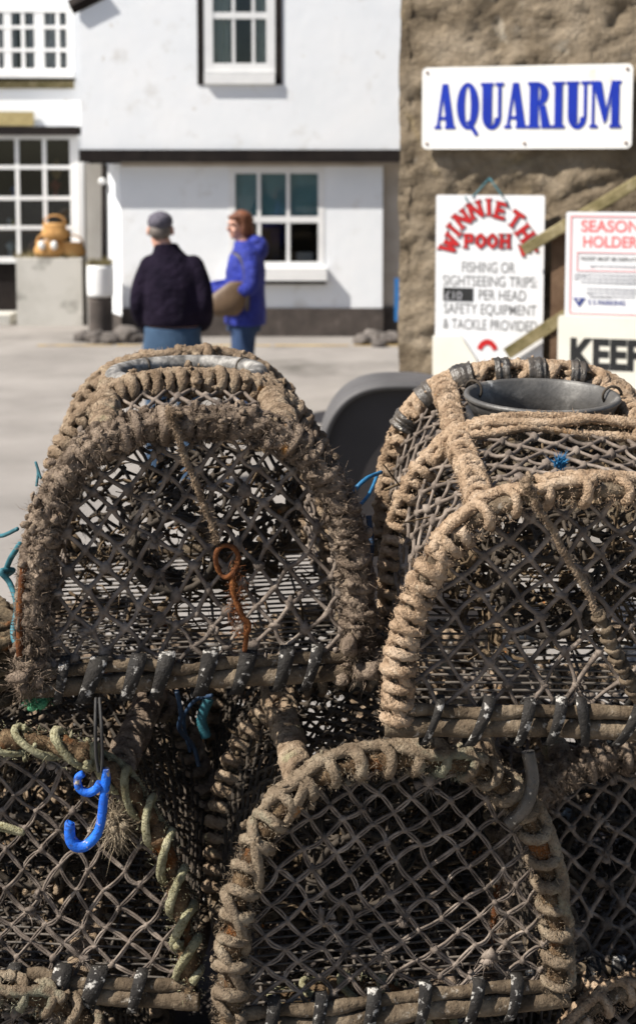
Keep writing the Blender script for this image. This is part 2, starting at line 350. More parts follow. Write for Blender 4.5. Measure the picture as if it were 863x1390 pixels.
# ------------------------------------------------------------------ lobster pots
def arch_curve(w, h, n, y, m=260, z0=0.0, lean=0.0):
    th = np.linspace(math.pi, 0, 1400)
    c, s_ = np.cos(th), np.sin(th)
    x = w * np.sign(c) * np.abs(c) ** (2 / n); z = h * np.abs(s_) ** (2 / n)
    s = np.concatenate([[0], np.cumsum(np.hypot(np.diff(x), np.diff(z)))])
    u = np.linspace(0, s[-1], m)
    x = np.interp(u, s, x); z = np.interp(u, s, z) + z0
    P = np.stack([x, np.full(m, y) + lean * z, z], 1)
    T = np.gradient(P, axis=0); T /= np.linalg.norm(T, axis=1, keepdims=True)
    N = np.stack([-T[:, 2], np.zeros(m), T[:, 0]], 1); N /= np.linalg.norm(N, axis=1, keepdims=True)
    return P, T, N, np.cross(T, N)
def line_curve(a, b, m=120, sag=0., amp=0.):
    a, b = np.asarray(a, float), np.asarray(b, float); t = np.linspace(0, 1, m)[:, None]
    P = a + (b - a) * t; P[:, 2] -= sag * np.sin(np.pi * t[:, 0])
    if amp: P = P + wob(m, amp) * np.sin(np.pi * t)
    T, N, B = frames(P); return P, T, N, B
def arclen(P): return np.concatenate([[0], np.cumsum(np.linalg.norm(np.diff(P, axis=0), axis=1))])
def at_s(s, A, q): return np.stack([np.interp(q, s, A[:, k]) for k in range(3)], 1)

def wrap(mb, C, Rw, r, pitch, s0=0., s1=1., irr=.35, sides=11, lobes=3, hand=1, jr=.15, per=22, tilt=.28):
    """a laid rope wound round the bar C"""
    P, T, N, B = C; s = arclen(P); Lt = s[-1]
    a, b = s0 * Lt, s1 * Lt; turns = max(1., (b - a) / pitch); m = int(turns * per)
    q = np.linspace(a, b, m)
    drift = np.cumsum(rng.normal(size=m)); drift -= np.linspace(drift[0], drift[-1], m)
    k = max(3, per * 2); drift = np.convolve(np.pad(drift, (k, k), 'edge'), np.ones(k) / k, 'same')[k:-k]
    q2 = np.clip(q + pitch * irr * .25 * drift / max(1e-6, np.abs(drift).max()) * 3, 0, Lt); q2 = np.maximum.accumulate(q2)
    ph = hand * 2 * np.pi * (q - a) / pitch + rng.random() * 6
    wv = 1 + jr * np.interp(np.linspace(0, 1, m), np.linspace(0, 1, max(4, int(turns * 2))), rng.normal(size=max(4, int(turns * 2))) * .5)
    Q = at_s(s, P, q2) + (Rw * wv * np.cos(ph))[:, None] * at_s(s, N, q2) + (Rw * wv * np.sin(ph))[:, None] * at_s(s, B, q2)
    # tilt each turn a little, as hand-wound rope lies
    Q += at_s(s, T, q2) * (pitch * tilt * np.sin(ph + 1.0))[:, None]
    rr = r * (1 + .12 * np.interp(np.linspace(0, 1, m), np.linspace(0, 1, max(4, int(turns * 3))), rng.normal(size=max(4, int(turns * 3)))))
    mb.tube(Q, rr, sides, lobes=lobes, amp=.24, twist=2 * np.pi / (r * 5.0), rough=.06)
    return Q
def lay(mb, C, off, r, s0, s1, ang, sides=11, lobes=3, wander=.7):
    """a rope lying along the bar on one side of it"""
    P, T, N, B = C; s = arclen(P); q = np.linspace(s0, s1, int(max(12, (s1 - s0) * s[-1] / .006))) * s[-1]
    m = len(q); a = ang + wander * wob(m, 1., 6., 1)[:, 0]
    Q = at_s(s, P, q) + (off * np.cos(a))[:, None] * at_s(s, N, q) + (off * np.sin(a))[:, None] * at_s(s, B, q)
    mb.tube(Q, r * (1 + .08 * wob(m, 1., 20., 1)[:, 0]), sides, lobes=lobes, amp=.24, twist=2 * np.pi / (r * 5.0), rough=.06)
    return Q
def lumpy_bar(mb, C, r, amp=.35, sides=9, freq=55.):
    P, T, N, B = C; n = len(P); s = arclen(P)
    f = 1 + amp * (np.sin(s * freq + rng.random() * 6) * .5 + np.sin(s * freq * 2.3 + rng.random() * 6) * .4 + rng.normal(size=n) * .18)
    mb.tube(P, r * f, sides, fr=(T, N, B))
def fuzz_round(mb, C, Rf, n, l0, l1, s0=0., s1=1., w=.0006, bias=None, spread=.9):
    P, T, N, B = C; s = arclen(P); q = rng.uniform(s0, s1, n) * s[-1]; a = rng.uniform(0, 6.283, n)
    # clumped
    q += .004 * np.sin(q * 300)
    D = np.cos(a)[:, None] * at_s(s, N, q) + np.sin(a)[:, None] * at_s(s, B, q)
    mb.fuzz(at_s(s, P, q) + D * Rf * rng.uniform(.55, 1.0, n)[:, None], D + rng.normal(size=(n, 3)) * spread, rng.uniform(l0, l1, n) * rng.uniform(.4, 1, n), w)

def lattice(inside, a, b, u0, u1, v0, v1, rot=0., jit=.06, warp=.15):
    """diamond mesh knots and strands clipped to a region of the (u, v) sheet"""
    cr, sr = math.cos(rot), math.sin(rot); cu, cv = (u0 + u1) / 2, (v0 + v1) / 2
    ext = math.hypot(u1 - u0, v1 - v0) / 2 + max(a, b)
    ni, nj = int(ext / (a / 2)) + 2, int(ext / (b / 2)) + 2
    ou, ov = rng.uniform(-.5, .5) * a, rng.uniform(-.5, .5) * b
    p1, p2, p3, p4 = rng.random(4) * 6.28
    nodes = {}
    for i in range(-ni, ni + 1):
        for j in range(-nj, nj + 1):
            if (i + j) % 2: continue
            x, y = i * a / 2 + ou, j * b / 2 + ov
            u, v = cu + x * cr - y * sr, cv + x * sr + y * cr
            u += a * warp * (math.sin(v * 13 + p1) + .6 * math.sin(u * 21 + p2)) + rng.normal() * a * jit
            v += b * warp * (math.sin(u * 14 + p3) + .6 * math.sin(v * 19 + p4)) + rng.normal() * b * jit
            nodes[i, j] = (u, v)
    ins = {k: inside(*p) for k, p in nodes.items()}
    knots = [nodes[k] for k in nodes if ins[k]]; segs = []
    for (i, j), p in nodes.items():
        for dj in (1, -1):
            k2 = (i + 1, j + dj)
            if k2 not in nodes: continue
            q = nodes[k2]; A, B = ins[i, j], ins[k2]
            if not (A or B): continue
            if A and B: segs.append((p, q)); continue
            lo, hi = (p, q) if A else (q, p); s = lo
            for _ in range(7):
                m = ((lo[0] + hi[0]) / 2, (lo[1] + hi[1]) / 2)
                if inside(*m): lo = m
                else: hi = m
            segs.append((s, lo) if A else (lo, s))
    return knots, segs
def net_on(mb, knots, segs, fmap, r, knot_r, double=0., slack=.0025, sides=5, k=5, fuzz=0, clog=0.):
    if not segs: return
    A = np.array([s[0] for s in segs]); B = np.array([s[1] for s in segs]); n = len(A)
    t = np.linspace(0, 1, k)
    UV = A[:, None, :] + (B - A)[:, None, :] * t[None, :, None]
    P = fmap(UV.reshape(-1, 2)).reshape(n, k, 3)
    bow = rng.normal(size=(n, 1, 3)) * slack; bow[..., 2] -= slack * .5
    P = P + bow * (4 * t * (1 - t))[None, :, None]
    rad = r * rng.uniform(.85, 1.2, n)[:, None] * (1 + .45 * np.abs(2 * t - 1) ** 4)[None, :]
    if double:
        d = np.cross(P[:, -1] - P[:, 0], rng.normal(size=(n, 3)) * .25 + np.array([0, 1, 0.]))
        d /= np.maximum(np.linalg.norm(d, axis=1, keepdims=True), 1e-9)
        o = (double * (1 - np.abs(2 * t - 1) ** 3))[None, :, None] * d[:, None, :]
        mb.strands(P + o, rad * .68, sides); mb.strands(P - o, rad * .68, sides)
    else: mb.strands(P, rad, sides)
    if knots:
        K = fmap(np.array(knots)); mb.blobs(K, knot_r * rng.uniform(.8, 1.25, len(K)), .45)
        if clog:
            low = np.array([math.sin(q[0] * 17 + 1.3) + math.sin(q[1] * 14 + .4) for q in knots]); ch = rng.random(len(K)) < clog * np.clip(1 + low, .15, 3)
            Kc = K[ch]
            for c_ in Kc:
                nn = rng.integers(3, 9); mb.blobs(c_ + rng.normal(size=(nn, 3)) * .007, rng.uniform(.003, .009, nn), .8)
                mm = 45; o2 = rng.normal(size=(mm, 3)); mb.fuzz(c_ + o2 * .006, o2 + np.array([0, -.3, -.5]), rng.uniform(.006, .022, mm), .0006)
        if fuzz:
            idx = rng.integers(0, n, fuzz); tt = rng.random(fuzz); F = np.array([P[i, min(k - 1, int(x * k))] for i, x in zip(idx, tt)])
            mb.fuzz(F, rng.normal(size=(fuzz, 3)), rng.uniform(.003, .010, fuzz), .0005)

def band(mb, c, ry, rz, width, slant, thick=.0025, m=22, twist=0., dirx=1.):
    """a flat rubber strap round a pole that runs along x"""
    ph = np.linspace(0, 2 * np.pi, m, endpoint=False) + .2; jit = 1 + .06 * wob(m, 1., 5., 1)[:, 0]
    rows = []
    for off, rad in ((-1, 1), (1, 1), (1, 0), (-1, 0)):
        R_ = 1 + (thick / ry if rad else 0)
        rows.append(np.stack([c[0] + off * width / 2 * (1 + .15 * np.sin(ph * 2)) + slant * np.sin(ph) , c[1] - ry * R_ * jit * np.cos(ph), c[2] + rz * R_ * jit * np.sin(ph)], 1))
    V = np.stack(rows, 1).reshape(-1, 3)
    i = np.arange(m)[:, None]; j = np.arange(4)[None, :]; i2 = (i + 1) % m; j2 = (j + 1) % 4
    mb.add(V, np.stack([i * 4 + j, i * 4 + j2, i2 * 4 + j2, i2 * 4 + j], -1).reshape(-1, 4))

def make_pot(cfg):
    w, h, n, D, ym = cfg['w'], cfg['h'], cfg['n'], cfg['D'], cfg['ymid']
    root = empty('lobster_pot', label=cfg['label'], cat='lobster pot', group='lobster pots stacked on the quay')
    pr = .017
    # --- base frame: poles and wire floor
    mb = MB()
    lumpy_bar(mb, line_curve((-w - .02, -.006, 0), (w + .02, -.006, 0.002), 150, amp=.004), .0165, .10, 10, 30)
    b0 = mb.build('front_pole', M['wood'], root)
    mb = MB(); lumpy_bar(mb, line_curve((-w - .01, -.004, .028), (w + .01, -.002, .026), 150, amp=.008), .011, .18, 9, 36)
    mb.build('upper_pole', M['wood'], root)
    mb = MB(); lumpy_bar(mb, line_curve((-w - .02, D, 0), (w + .02, D, 0), 90, amp=.004), .017, .12, 9, 30); mb.build('back_pole', M['wood'], root)
    for sx in (-1, 1):
        mb = MB(); lumpy_bar(mb, line_curve((sx * w, -.01, .012), (sx * w, D, .012), 90, amp=.003), .014, .2, 9, 30); mb.build('side_pole', M['wood'], root)
    mb = MB(); S = []
    for y in np.arange(.03, D, .027):
        S.append(line_curve((-w, y, .004), (w, y + rng.normal() * .003, .004), 12, amp=.002)[0])
    mb.strands(np.array(S), .0024, 5)
    S = [line_curve((x, .0, -.001), (x + rng.normal() * .004, D, -.001), 12, amp=.002)[0] for x in np.arange(-w + .06, w - .03, .088)]
    mb.strands(np.array(S), .003, 5)
    mb.build('floor_grid', M['wire'], root)
    for (x, wd, sl) in cfg['straps']:
        mb = MB(); band(mb, (x, -.004, .012), .0225, .037, wd, sl); mb.build('rubber_strap', M['rubber'], b0)
    # --- arches
    for k, (y, st) in enumerate(((0., cfg['front']), (ym, cfg['mid']), (D, cfg['back']))):
        sc = st.get('scale', 1.)
        C = arch_curve(w * sc, h * sc, st.get('n', n), y, lean=st.get('lean', 0.))
        mb = MB(); lumpy_bar(mb, C, st.get('bar', .010), st.get('lump', .35))
        if st.get('lumpfuzz'): fuzz_round(mb, C, st['bar'] * 1.2, st['lumpfuzz'], .006, .02)
        ar = mb.build('arch', M[st.get('barmat', 'lump')], root)
        mb = MB()
        for (r, pitch, s0, s1, hand) in st['wraps']:
            wrap(mb, C, st.get('bar', .010) * st.get('tight', 1.) + r * .75, r, pitch, s0, s1, hand=hand, irr=st.get('irr', .35), jr=st.get('jr', .15), tilt=st.get('tilt', .28))
        for (r, s0, s1, ang) in st.get('lays', ()):
            lay(mb, C, st.get('bar', .010) + r * .9, r, s0, s1, ang)
        if st.get('fuzz'): fuzz_round(mb, C, st.get('bar', .010) + .018, st['fuzz'], st.get('fl', (.004, .012))[0], st.get('fl', (.004, .012))[1])
        if st.get('mat_lumps'):
            nl = st['mat_lumps']; s = arclen(C[0]); q_ = rng.uniform(.01, .99, nl) * s[-1]; a_ = rng.uniform(0, 6.283, nl)
            c_ = at_s(s, C[0], q_) + (np.cos(a_)[:, None] * at_s(s, C[2], q_) + np.sin(a_)[:, None] * at_s(s, C[3], q_)) * rng.uniform(.016, .036, nl)[:, None]
            mb.blobs(c_, rng.uniform(.003, .0085, nl), .8, True)
        for (q, rad, cnt) in st.get('clods', ()):
            s = arclen(C[0]); c = at_s(s, C[0], np.full(cnt, q * s[-1]))
            o = rng.normal(size=(cnt, 3)) * rad * .55; mb.blobs(c + o, rng.uniform(.25, .5, cnt) * rad, .5, True)
            mm = 60 * cnt; o2 = rng.normal(size=(mm, 3)) * rad * .6; mb.fuzz(at_s(s, C[0], np.full(mm, q * s[-1])) + o2, o2 + rng.normal(size=(mm, 3)) * .01, rng.uniform(.006, .016, mm), .0006)
        mb.build('rope_wrapping', M[st['mat']], ar)
        for (q0, q1, ang, off) in st.get('rods', ()):
            mr_ = MB(); s = arclen(C[0]); qq = np.linspace(q0, q1, 40) * s[-1]
            P = at_s(s, C[0], qq) + off * (math.cos(ang) * at_s(s, C[2], qq) + math.sin(ang) * at_s(s, C[3], qq)); mr_.tube(P, .0062 * (1 + .15 * wob(40, 1, 18, 1)[:, 0]), 10); mr_.build('rusty_rod', M['rust'], ar)
        for (q0, q1) in st.get('tapes', ()):
            s = arclen(C[0]); qq = np.linspace(q0, q1, 14) * s[-1]
            P = at_s(s, C[0], qq); T, N, B = frames(P); mt = MB()
            mt.tube(P, (.035 + .0025 * wob(14, 1., 9., 1)[:, 0]), 12, fr=(T, N, B)); mt.build('tape_binding', M['tape'], ar)
    # --- shoulder bars
    def arch_pt(q, y, sc=1.):
        nn_ = cfg['front' if y == 0 else 'mid' if y == ym else 'back'].get('n', n); P = arch_curve(w * sc, h * sc, nn_, y)[0]; s = arclen(P); return at_s(s, P, np.array([q * s[-1]]))[0]
    st = cfg['shoulder']
    for q in cfg['shoulder_q']:
        a, bmid, b = arch_pt(q, 0, cfg['front'].get('scale', 1)), arch_pt(q, ym, cfg['mid'].get('scale', 1)), arch_pt(q, D, cfg['back'].get('scale', 1))
        P = spline([a, bmid, b], 130); fr_ = frames(P); C = (P,) + fr_
        mb = MB(); lumpy_bar(mb, C, .009, .3); so = mb.build('shoulder_bar', M['lump'], root)
        mb = MB(); wrap(mb, C, .009 + st['r'] * .75, st['r'], st['pitch'], .03, .97, irr=.7, jr=.35); wrap(mb, C, .011 + st['r'], st['r'] * .8, st['pitch'] * 2.7, .03, .97, irr=.8, jr=.3, hand=-1); lay(mb, C, .009 + st['r'], st['r'] * .9, .0, 1., -1.3)
        lay(mb, C, .009 + st['r'], st['r'] * .9, .25, .9, 1.)
        if st.get('fuzz'): fuzz_round(mb, C, .026, st['fuzz'], .004, .012)
        mb.build('rope_wrapping', M[st['mat']], so)
    # --- entrance hoop in the roof
    if cfg.get('hoop'):
        hc, hr, hh, hm, tilt = cfg['hoop']
        zt = h * cfg['mid'].get('scale', 1) + cfg.get('hoop_dz', 0)
        ph = np.linspace(0, 2 * np.pi, 72, endpoint=False); V = []
        prof = [(hr, 0), (hr + .005, .004), (hr + .003, .010), (hr - .004, .011), (hr - .008, .006), (hr - .03, -hh), (hr - .026, -hh - .004), (hr - .002, -.006)]
        if hm == 'hoop_white': prof = [(hr + .020 * math.cos(a), .019 * math.sin(a)) for a in np.linspace(0, 2 * np.pi, 12, endpoint=False)]
        for (rr, zz) in prof: V.append(np.stack([rr * np.cos(ph), hc + rr * .95 * np.sin(ph), zt + zz + tilt * rr * np.sin(ph)], 1))
        V = np.stack(V, 1); m_, k_ = V.shape[:2]
        i = np.arange(m_)[:, None]; j = np.arange(k_)[None, :]; i2 = (i + 1) % m_; j2 = (j + 1) % k_
        mb = MB(); mb.add(V.reshape(-1, 3), np.stack([i * k_ + j, i2 * k_ + j, i2 * k_ + j2, i * k_ + j2], -1).reshape(-1, 4))
        ho = mb.build('entrance_ring', M[hm], root)
        mb = MB()
        for a0 in cfg.get('ring_ties', (.6, 2.2, 3.9, 5.4)):
            c = np.array([hr * math.cos(a0), hc + hr * .95 * math.sin(a0), zt + tilt * hr * math.sin(a0)]); t = np.linspace(0, 2 * np.pi, 16)
            rad = np.array([math.cos(a0), math.sin(a0), 0])
            mb.tube(c + .019 * (np.cos(t)[:, None] * rad + np.sin(t)[:, None] * np.array([0, 0, 1.])) + np.array([-math.sin(a0), math.cos(a0), 0]) * (t[:, None] - 3) * .0016, .003, 6)
            mb.build('ring_tie', M['net_dark'], ho); mb = MB()
    # --- nets
    r, kr, a, b = cfg['net']
    nm = M[cfg.get('netmat', 'net')]
    ins_front = lambda wi, hi: (lambda x, z: z > .012 and (abs(x) / wi) ** n + (max(z, 0) / hi) ** n < 1)
    fs = cfg['front'].get('scale', 1); ln = cfg['front'].get('lean', 0)
    dish = cfg.get('dish', .02)
    def fmap(UV):
        x, z = UV[:, 0], UV[:, 1]; e = np.clip(1 - (np.abs(x) / w) ** 2 - (z / h - .45) ** 2 * 3, 0, 1)
        return np.stack([x, .006 + dish * e + ln * z + .004 * np.sin(x * 31) * np.cos(z * 27), z], 1)
    mb = MB(); kn, sg = lattice(ins_front(w * fs - .008, h * fs - .008), a, b, -w, w, 0, h, cfg.get('rot', 0))
    net_on(mb, kn, sg, fmap, r, kr, cfg.get('double', 0), fuzz=cfg.get('netfuzz', 0), clog=cfg.get('clog', .07))
    mb.build('front_net', nm, root)
    def bmap(UV): return np.stack([UV[:, 0], D - .006 - .015 * np.sin(UV[:, 0] * 9) ** 2 + 0 * UV[:, 1], UV[:, 1]], 1)
    mb = MB(); bs = cfg['back'].get('scale', 1); kn, sg = lattice(ins_front(w * bs - .006, h * bs - .006), a * cfg.get('back_cell', 1), b * cfg.get('back_cell', 1), -w, w, 0, h, rng.uniform(-.3, .3), warp=.3)
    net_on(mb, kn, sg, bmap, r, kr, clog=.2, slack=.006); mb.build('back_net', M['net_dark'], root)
    # roof and side net follows the arches, sagging between them
    cs = [arch_curve(w * s_, h * s_, cfg[k_].get('n', n), 0, m=400)[0] for s_, k_ in ((fs, 'front'), (cfg['mid'].get('scale', 1), 'mid'), (bs, 'back'))]
    Ls = [arclen(c)[-1] for c in cs]; L0 = max(Ls)
    def at_uv(UV):
        u, v = np.clip(UV[:, 0] / L0, 0, 1), np.clip(UV[:, 1], 0, D)
        pts = [np.stack([np.interp(u, np.linspace(0, 1, 400), c[:, k]) for k in (0, 2)], 1) for c in cs]
        t1 = np.clip(v / ym, 0, 1)[:, None]; t2 = np.clip((v - ym) / (D - ym), 0, 1)[:, None]
        P = np.where((v < ym)[:, None], pts[0] * (1 - t1) + pts[1] * t1, pts[1] * (1 - t2) + pts[2] * t2)
        sag = np.where(v < ym, np.sin(np.pi * v / ym), np.sin(np.pi * (v - ym) / (D - ym)))
        f = 1 - cfg.get('sag', .045) * sag - .012
        return np.stack([P[:, 0] * f, v, P[:, 1] * f], 1)
    def ins_roof(u, v):
        if not (0.01 < u < L0 - .01 and .01 < v < D - .01): return False
        if cfg.get('hoop'):
            p = at_uv(np.array([[u, v]]))[0]
            if p[2] > h * .6 and math.hypot(p[0], p[1] - hc) < hr + .006: return False
        return True
    a2, b2 = cfg.get('roof_cell', (a, b))
    mb = MB(); kn, sg = lattice(ins_roof, a2, b2, 0, L0, 0, D, 0, warp=.06, jit=.04)
    net_on(mb, kn, sg, at_uv, r * .95, kr, cfg.get('double', 0) * .5, slack=.0015); mb.build('roof_net', M[cfg.get('roofmat', cfg.get('netmat', 'net'))], root)
    # --- inner funnel and dividing net
    def funnel(UV):
        ang = UV[:, 0]; t = UV[:, 1]; rad = (1 - t) ** 1.3
        return np.stack([np.cos(ang) * (.075 + (w * .78 - .075) * rad) + .04 * np.sin(t * 5), D * .62 - t * D * .42, h * .46 + np.sin(ang) * (.07 + (h * .40 - .07) * rad) - .03 * t], 1)
    mb = MB(); kn, sg = lattice(lambda u, v: 0 <= u <= 6.3 and 0 <= v <= 1, .36, .16, 0, 6.3, 0, 1, 0, warp=.3, jit=.1)
    net_on(mb, kn, sg, funnel, r * .9, kr * .9, slack=.009)
    t = np.linspace(0, 2 * np.pi, 30); mb.tube(funnel(np.stack([t, np.full(30, 1.)], 1)), .006, 8, closed=False)
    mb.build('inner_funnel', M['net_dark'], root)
    # --- dried weed and rubbish caught inside
    nw = cfg.get('weed', 200); mb = MB()
    c = np.stack([rng.uniform(-w * .85, w * .85, nw), rng.uniform(D * .25, D * .97, nw), h * rng.uniform(.03, 1, nw) ** cfg.get('weed_pow', 1.5) * .85], 1)
    keep = (np.abs(c[:, 0]) / (w * .95)) ** n + (c[:, 2] / (h * .93)) ** n < 1; c = c[keep]; nw = len(c)
    d = rng.normal(size=(nw, 1, 3)) * np.array([1, .7, .55]); d /= np.linalg.norm(d, axis=2, keepdims=True)
    tt = np.linspace(-.5, .5, 6)[None, :, None]; ln_ = rng.uniform(.03, .14, nw)[:, None, None]
    Pw = c[:, None, :] + d * tt * ln_ + rng.normal(size=(nw, 1, 3)) * (tt ** 2) * .10 + rng.normal(size=(nw, 6, 3)) * .003
    Pw[..., 1] = np.clip(Pw[..., 1], .06, D - .01); Pw[..., 2] = np.maximum(Pw[..., 2], .008)
    mb.strands(Pw, rng.uniform(.0008, .0038, nw), 5)
    nb = cfg.get('shells', 50); c = np.stack([rng.uniform(-w * .8, w * .8, nb), rng.uniform(D * .3, D * .95, nb), h * (.02 + .6 * rng.random(nb) ** 3)], 1)
    mb.blobs(c, rng.uniform(.004, .016, nb), .8)
    tag(mb.build('dried_weed', M['weed'], root), kind='stuff')
    root.location = cfg['loc']; root.rotation_euler = (cfg.get('pitch', 0), cfg.get('roll', 0), cfg.get('yaw', 0))
    return root

def root_mat(o):
    return Matrix.Translation(o.location) @ o.rotation_euler.to_matrix().to_4x4()
def on_front(root, px, py, off=-.03):
    """local point on the pot's front plane (y = off) seen at photo pixel"""
    Mi = root_mat(root).inverted(); o = Mi @ Vector((0, 0, CAM_Z)); p = Mi @ Vector(W(px, py, 1.)); d = p - o
    t = (off - o.y) / d.y; return np.array(o + d * t)

pots = {}
pots['a'] = make_pot(dict(   # upper, matted and shaggy
    label='shaggy matted grey-brown lobster pot with a rusty hook hanging on its front net',
    w=.283, h=.452, n=2.9, D=.74, ymid=.36, loc=W(270, 921, 2.25), yaw=R(7), pitch=R(.6), roll=R(-.5),
    straps=[(-.235, .016, .008), (-.185, .028, .016), (-.115, .026, .013), (-.065, .026, .012), (.01, .026, .012), (.075, .027, .013), (.145, .024, .010), (.195, .02, .013)],
    front=dict(bar=.013, lump=.5, lumpfuzz=2500, wraps=[(.0088, .021, .03, .97, 1), (.0085, .06, .05, .95, -1)], lays=[(.0095, .10, .85, -.2), (.009, .05, .5, -1.2), (.009, .45, .95, -.9), (.008, .1, .9, 1.2)], mat='rope_grey', fuzz=24000, fl=(.006, .018), irr=.9, jr=.45, mat_lumps=420, rods=[(.05, .19, .7, .026)], clods=[(.02, .035, 16), (.07, .022, 8), (.98, .035, 16), (.93, .025, 9), (.12, .02, 7), (.25, .02, 7), (.87, .02, 7), (.35, .018, 6), (.65, .018, 6)], scale=1.),
    mid=dict(bar=.011, lump=.4, wraps=[(.011, .024, .02, .98, 1)], lays=[(.010, .3, .7, .3)], mat='rope_mid', fuzz=9000, irr=.5, mat_lumps=120, jr=.2, scale=1.02),
    back=dict(bar=.012, lump=.5, wraps=[(.0115, .030, .02, .98, 1), (.010, .06, .3, .7, -1)], lays=[(.012, .2, .8, .2)], mat='rope_mid', fuzz=12000, irr=.8, jr=.4, mat_lumps=200, scale=.985),
    shoulder=dict(r=.0088, pitch=.0195, mat='rope_mid', fuzz=1800), shoulder_q=(.37, .63),
    hoop=(.55, .152, .05, 'hoop_white', .0), hoop_dz=-.016,
    net=(.0038, .0094, .058, .068), rot=.04, netfuzz=9000, netmat='net', roof_cell=(.05, .10), back_cell=1.25, weed=150, weed_pow=2.2, shells=40, dish=.025, clog=.16))
pots['b'] = make_pot(dict(   # upper, tan ropes
    label='lobster pot bound in thick tan rope with a grey plastic entrance ring on top',
    w=.300, h=.398, n=2.5, D=.76, ymid=.36, loc=W(793, 987, 2.06), yaw=R(-1), pitch=R(5.2), roll=R(.3),
    straps=[(-.245, .012, .014), (-.17, .018, .016), (-.10, .017, .010), (-.05, .017, .010), (-.005, .016, -.004), (.065, .018, .02), (.12, .018, .013), (.19, .018, .01), (.24, .018, .01)],
    front=dict(bar=.0125, lump=.25, barmat='wood', wraps=[(.0088, .026, .0, .30, 1), (.0085, .055, .30, .72, 1), (.0088, .028, .72, 1., 1), (.0088, .07, .02, .32, -1)], lays=[(.0098, .27, .98, -.45), (.009, .26, .5, .35), (.009, .02, .24, -.8), (.009, .6, .98, .5)], mat='rope_tan', fuzz=11000, fl=(.003, .009), irr=.5, jr=.25),
    mid=dict(bar=.010, lump=.3, wraps=[(.0095, .028, .0, .40, 1), (.0095, .028, .60, 1., 1)], lays=[(.0095, .31, .69, .5), (.0095, .32, .68, -.6), (.009, .30, .68, 1.6), (.009, .02, .4, .3)], mat='rope_tan', fuzz=8000, fl=(.003, .009), irr=.4, scale=.99, n=3.1),
    back=dict(bar=.012, lump=.3, wraps=[(.0098, .030, .0, .34, 1), (.0105, .055, .34, .9, 1), (.010, .05, .05, .95, -1)], lays=[(.010, .05, .95, .2), (.010, .3, .9, -1.1)], mat_lumps=120, tapes=[(.235, .262), (.30, .325), (.365, .40), (.44, .465), (.50, .53), (.575, .60)], mat='rope_tan', fuzz=8000, fl=(.003, .009), irr=.4, n=2.9, scale=.985),
    shoulder=dict(r=.0080, pitch=.027, mat='rope_tan', fuzz=4000), shoulder_q=(.345, .655),
    hoop=(.555, .148, .05, 'hoop_grey', -.03), hoop_dz=-.002, ring_ties=(2.6, .25),
    net=(.0036, .0080, .063, .072), rot=-.05, netfuzz=5000, roof_cell=(.062, .060), back_cell=1.1, weed=320, weed_pow=1.6, shells=110, dish=.03))
pots['c'] = make_pot(dict(   # lower left, green rope
    label='lobster pot wound with pale green rope over rust, behind the blue plastic hook',
    w=.292, h=.468, n=2.25, D=.72, ymid=.36, loc=W(38, 1345, 2.28), yaw=R(-3), pitch=R(0), roll=R(1),
    straps=[(-.22, .02, .01), (-.1, .02, .01), (-.03, .022, .01), (.06, .03, .008), (.12, .03, .012), (.2, .02, .01)],
    front=dict(bar=.0155, lump=.42, lumpfuzz=3500, barmat='lump_rust', wraps=[(.0072, .062, .02, .98, 1)], lays=[(.0065, .55, .95, -1.4)], mat='rope_green', fuzz=2500, mat_lumps=25, tilt=-.42, fl=(.003, .01), irr=.5, jr=.1, tight=1.05),
    mid=dict(bar=.013, lump=.4, wraps=[(.010, .035, .02, .98, 1)], mat='rope_grey', fuzz=1500),
    back=dict(bar=.013, lump=.4, wraps=[(.011, .034, .02, .98, 1)], mat='rope_grey', fuzz=1500),
    shoulder=dict(r=.010, pitch=.03, mat='rope_grey', fuzz=500), shoulder_q=(.36, .64),
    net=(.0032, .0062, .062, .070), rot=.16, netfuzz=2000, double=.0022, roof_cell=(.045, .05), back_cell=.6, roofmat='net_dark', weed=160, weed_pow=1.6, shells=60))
pots['d'] = make_pot(dict(   # lower middle
    label='lobster pot with fat spaced turns of brown rope and a tilted square net',
    w=.283, h=.452, n=2.7, D=.72, ymid=.36, loc=W(538, 1375, 2.16), yaw=R(8), pitch=R(0), roll=R(-.5),
    straps=[(-.22, .02, .01), (-.14, .02, .01), (-.05, .022, .01), (.04, .02, .008), (.13, .02, .012), (.2, .02, .01)],
    front=dict(bar=.0155, lump=.40, lumpfuzz=3000, wraps=[(.0095, .045, .02, .98, 1), (.009, .10, .02, .35, -1)], barmat='lump_rust', lays=[(.0095, .30, .62, .4), (.0095, .32, .55, -.8), (.010, .7, .98, .3)], mat='rope_dull', fuzz=11000, mat_lumps=45, fl=(.003, .010), irr=.5, jr=.15, tight=1.0),
    mid=dict(bar=.010, lump=.3, wraps=[(.0105, .032, .02, .98, 1)], mat='rope_mid', fuzz=2000, scale=1.0),
    back=dict(bar=.011, lump=.3, wraps=[(.011, .033, .02, .98, 1)], mat='rope_mid', fuzz=1500),
    shoulder=dict(r=.0105, pitch=.032, mat='rope_mid', fuzz=900), shoulder_q=(.365, .635),
    net=(.0032, .0062, .060, .056), rot=-.13, netfuzz=2000, double=.0024, roof_cell=(.042, .045), back_cell=.6, roofmat='net_dark', weed=180, weed_pow=1.3, shells=60))

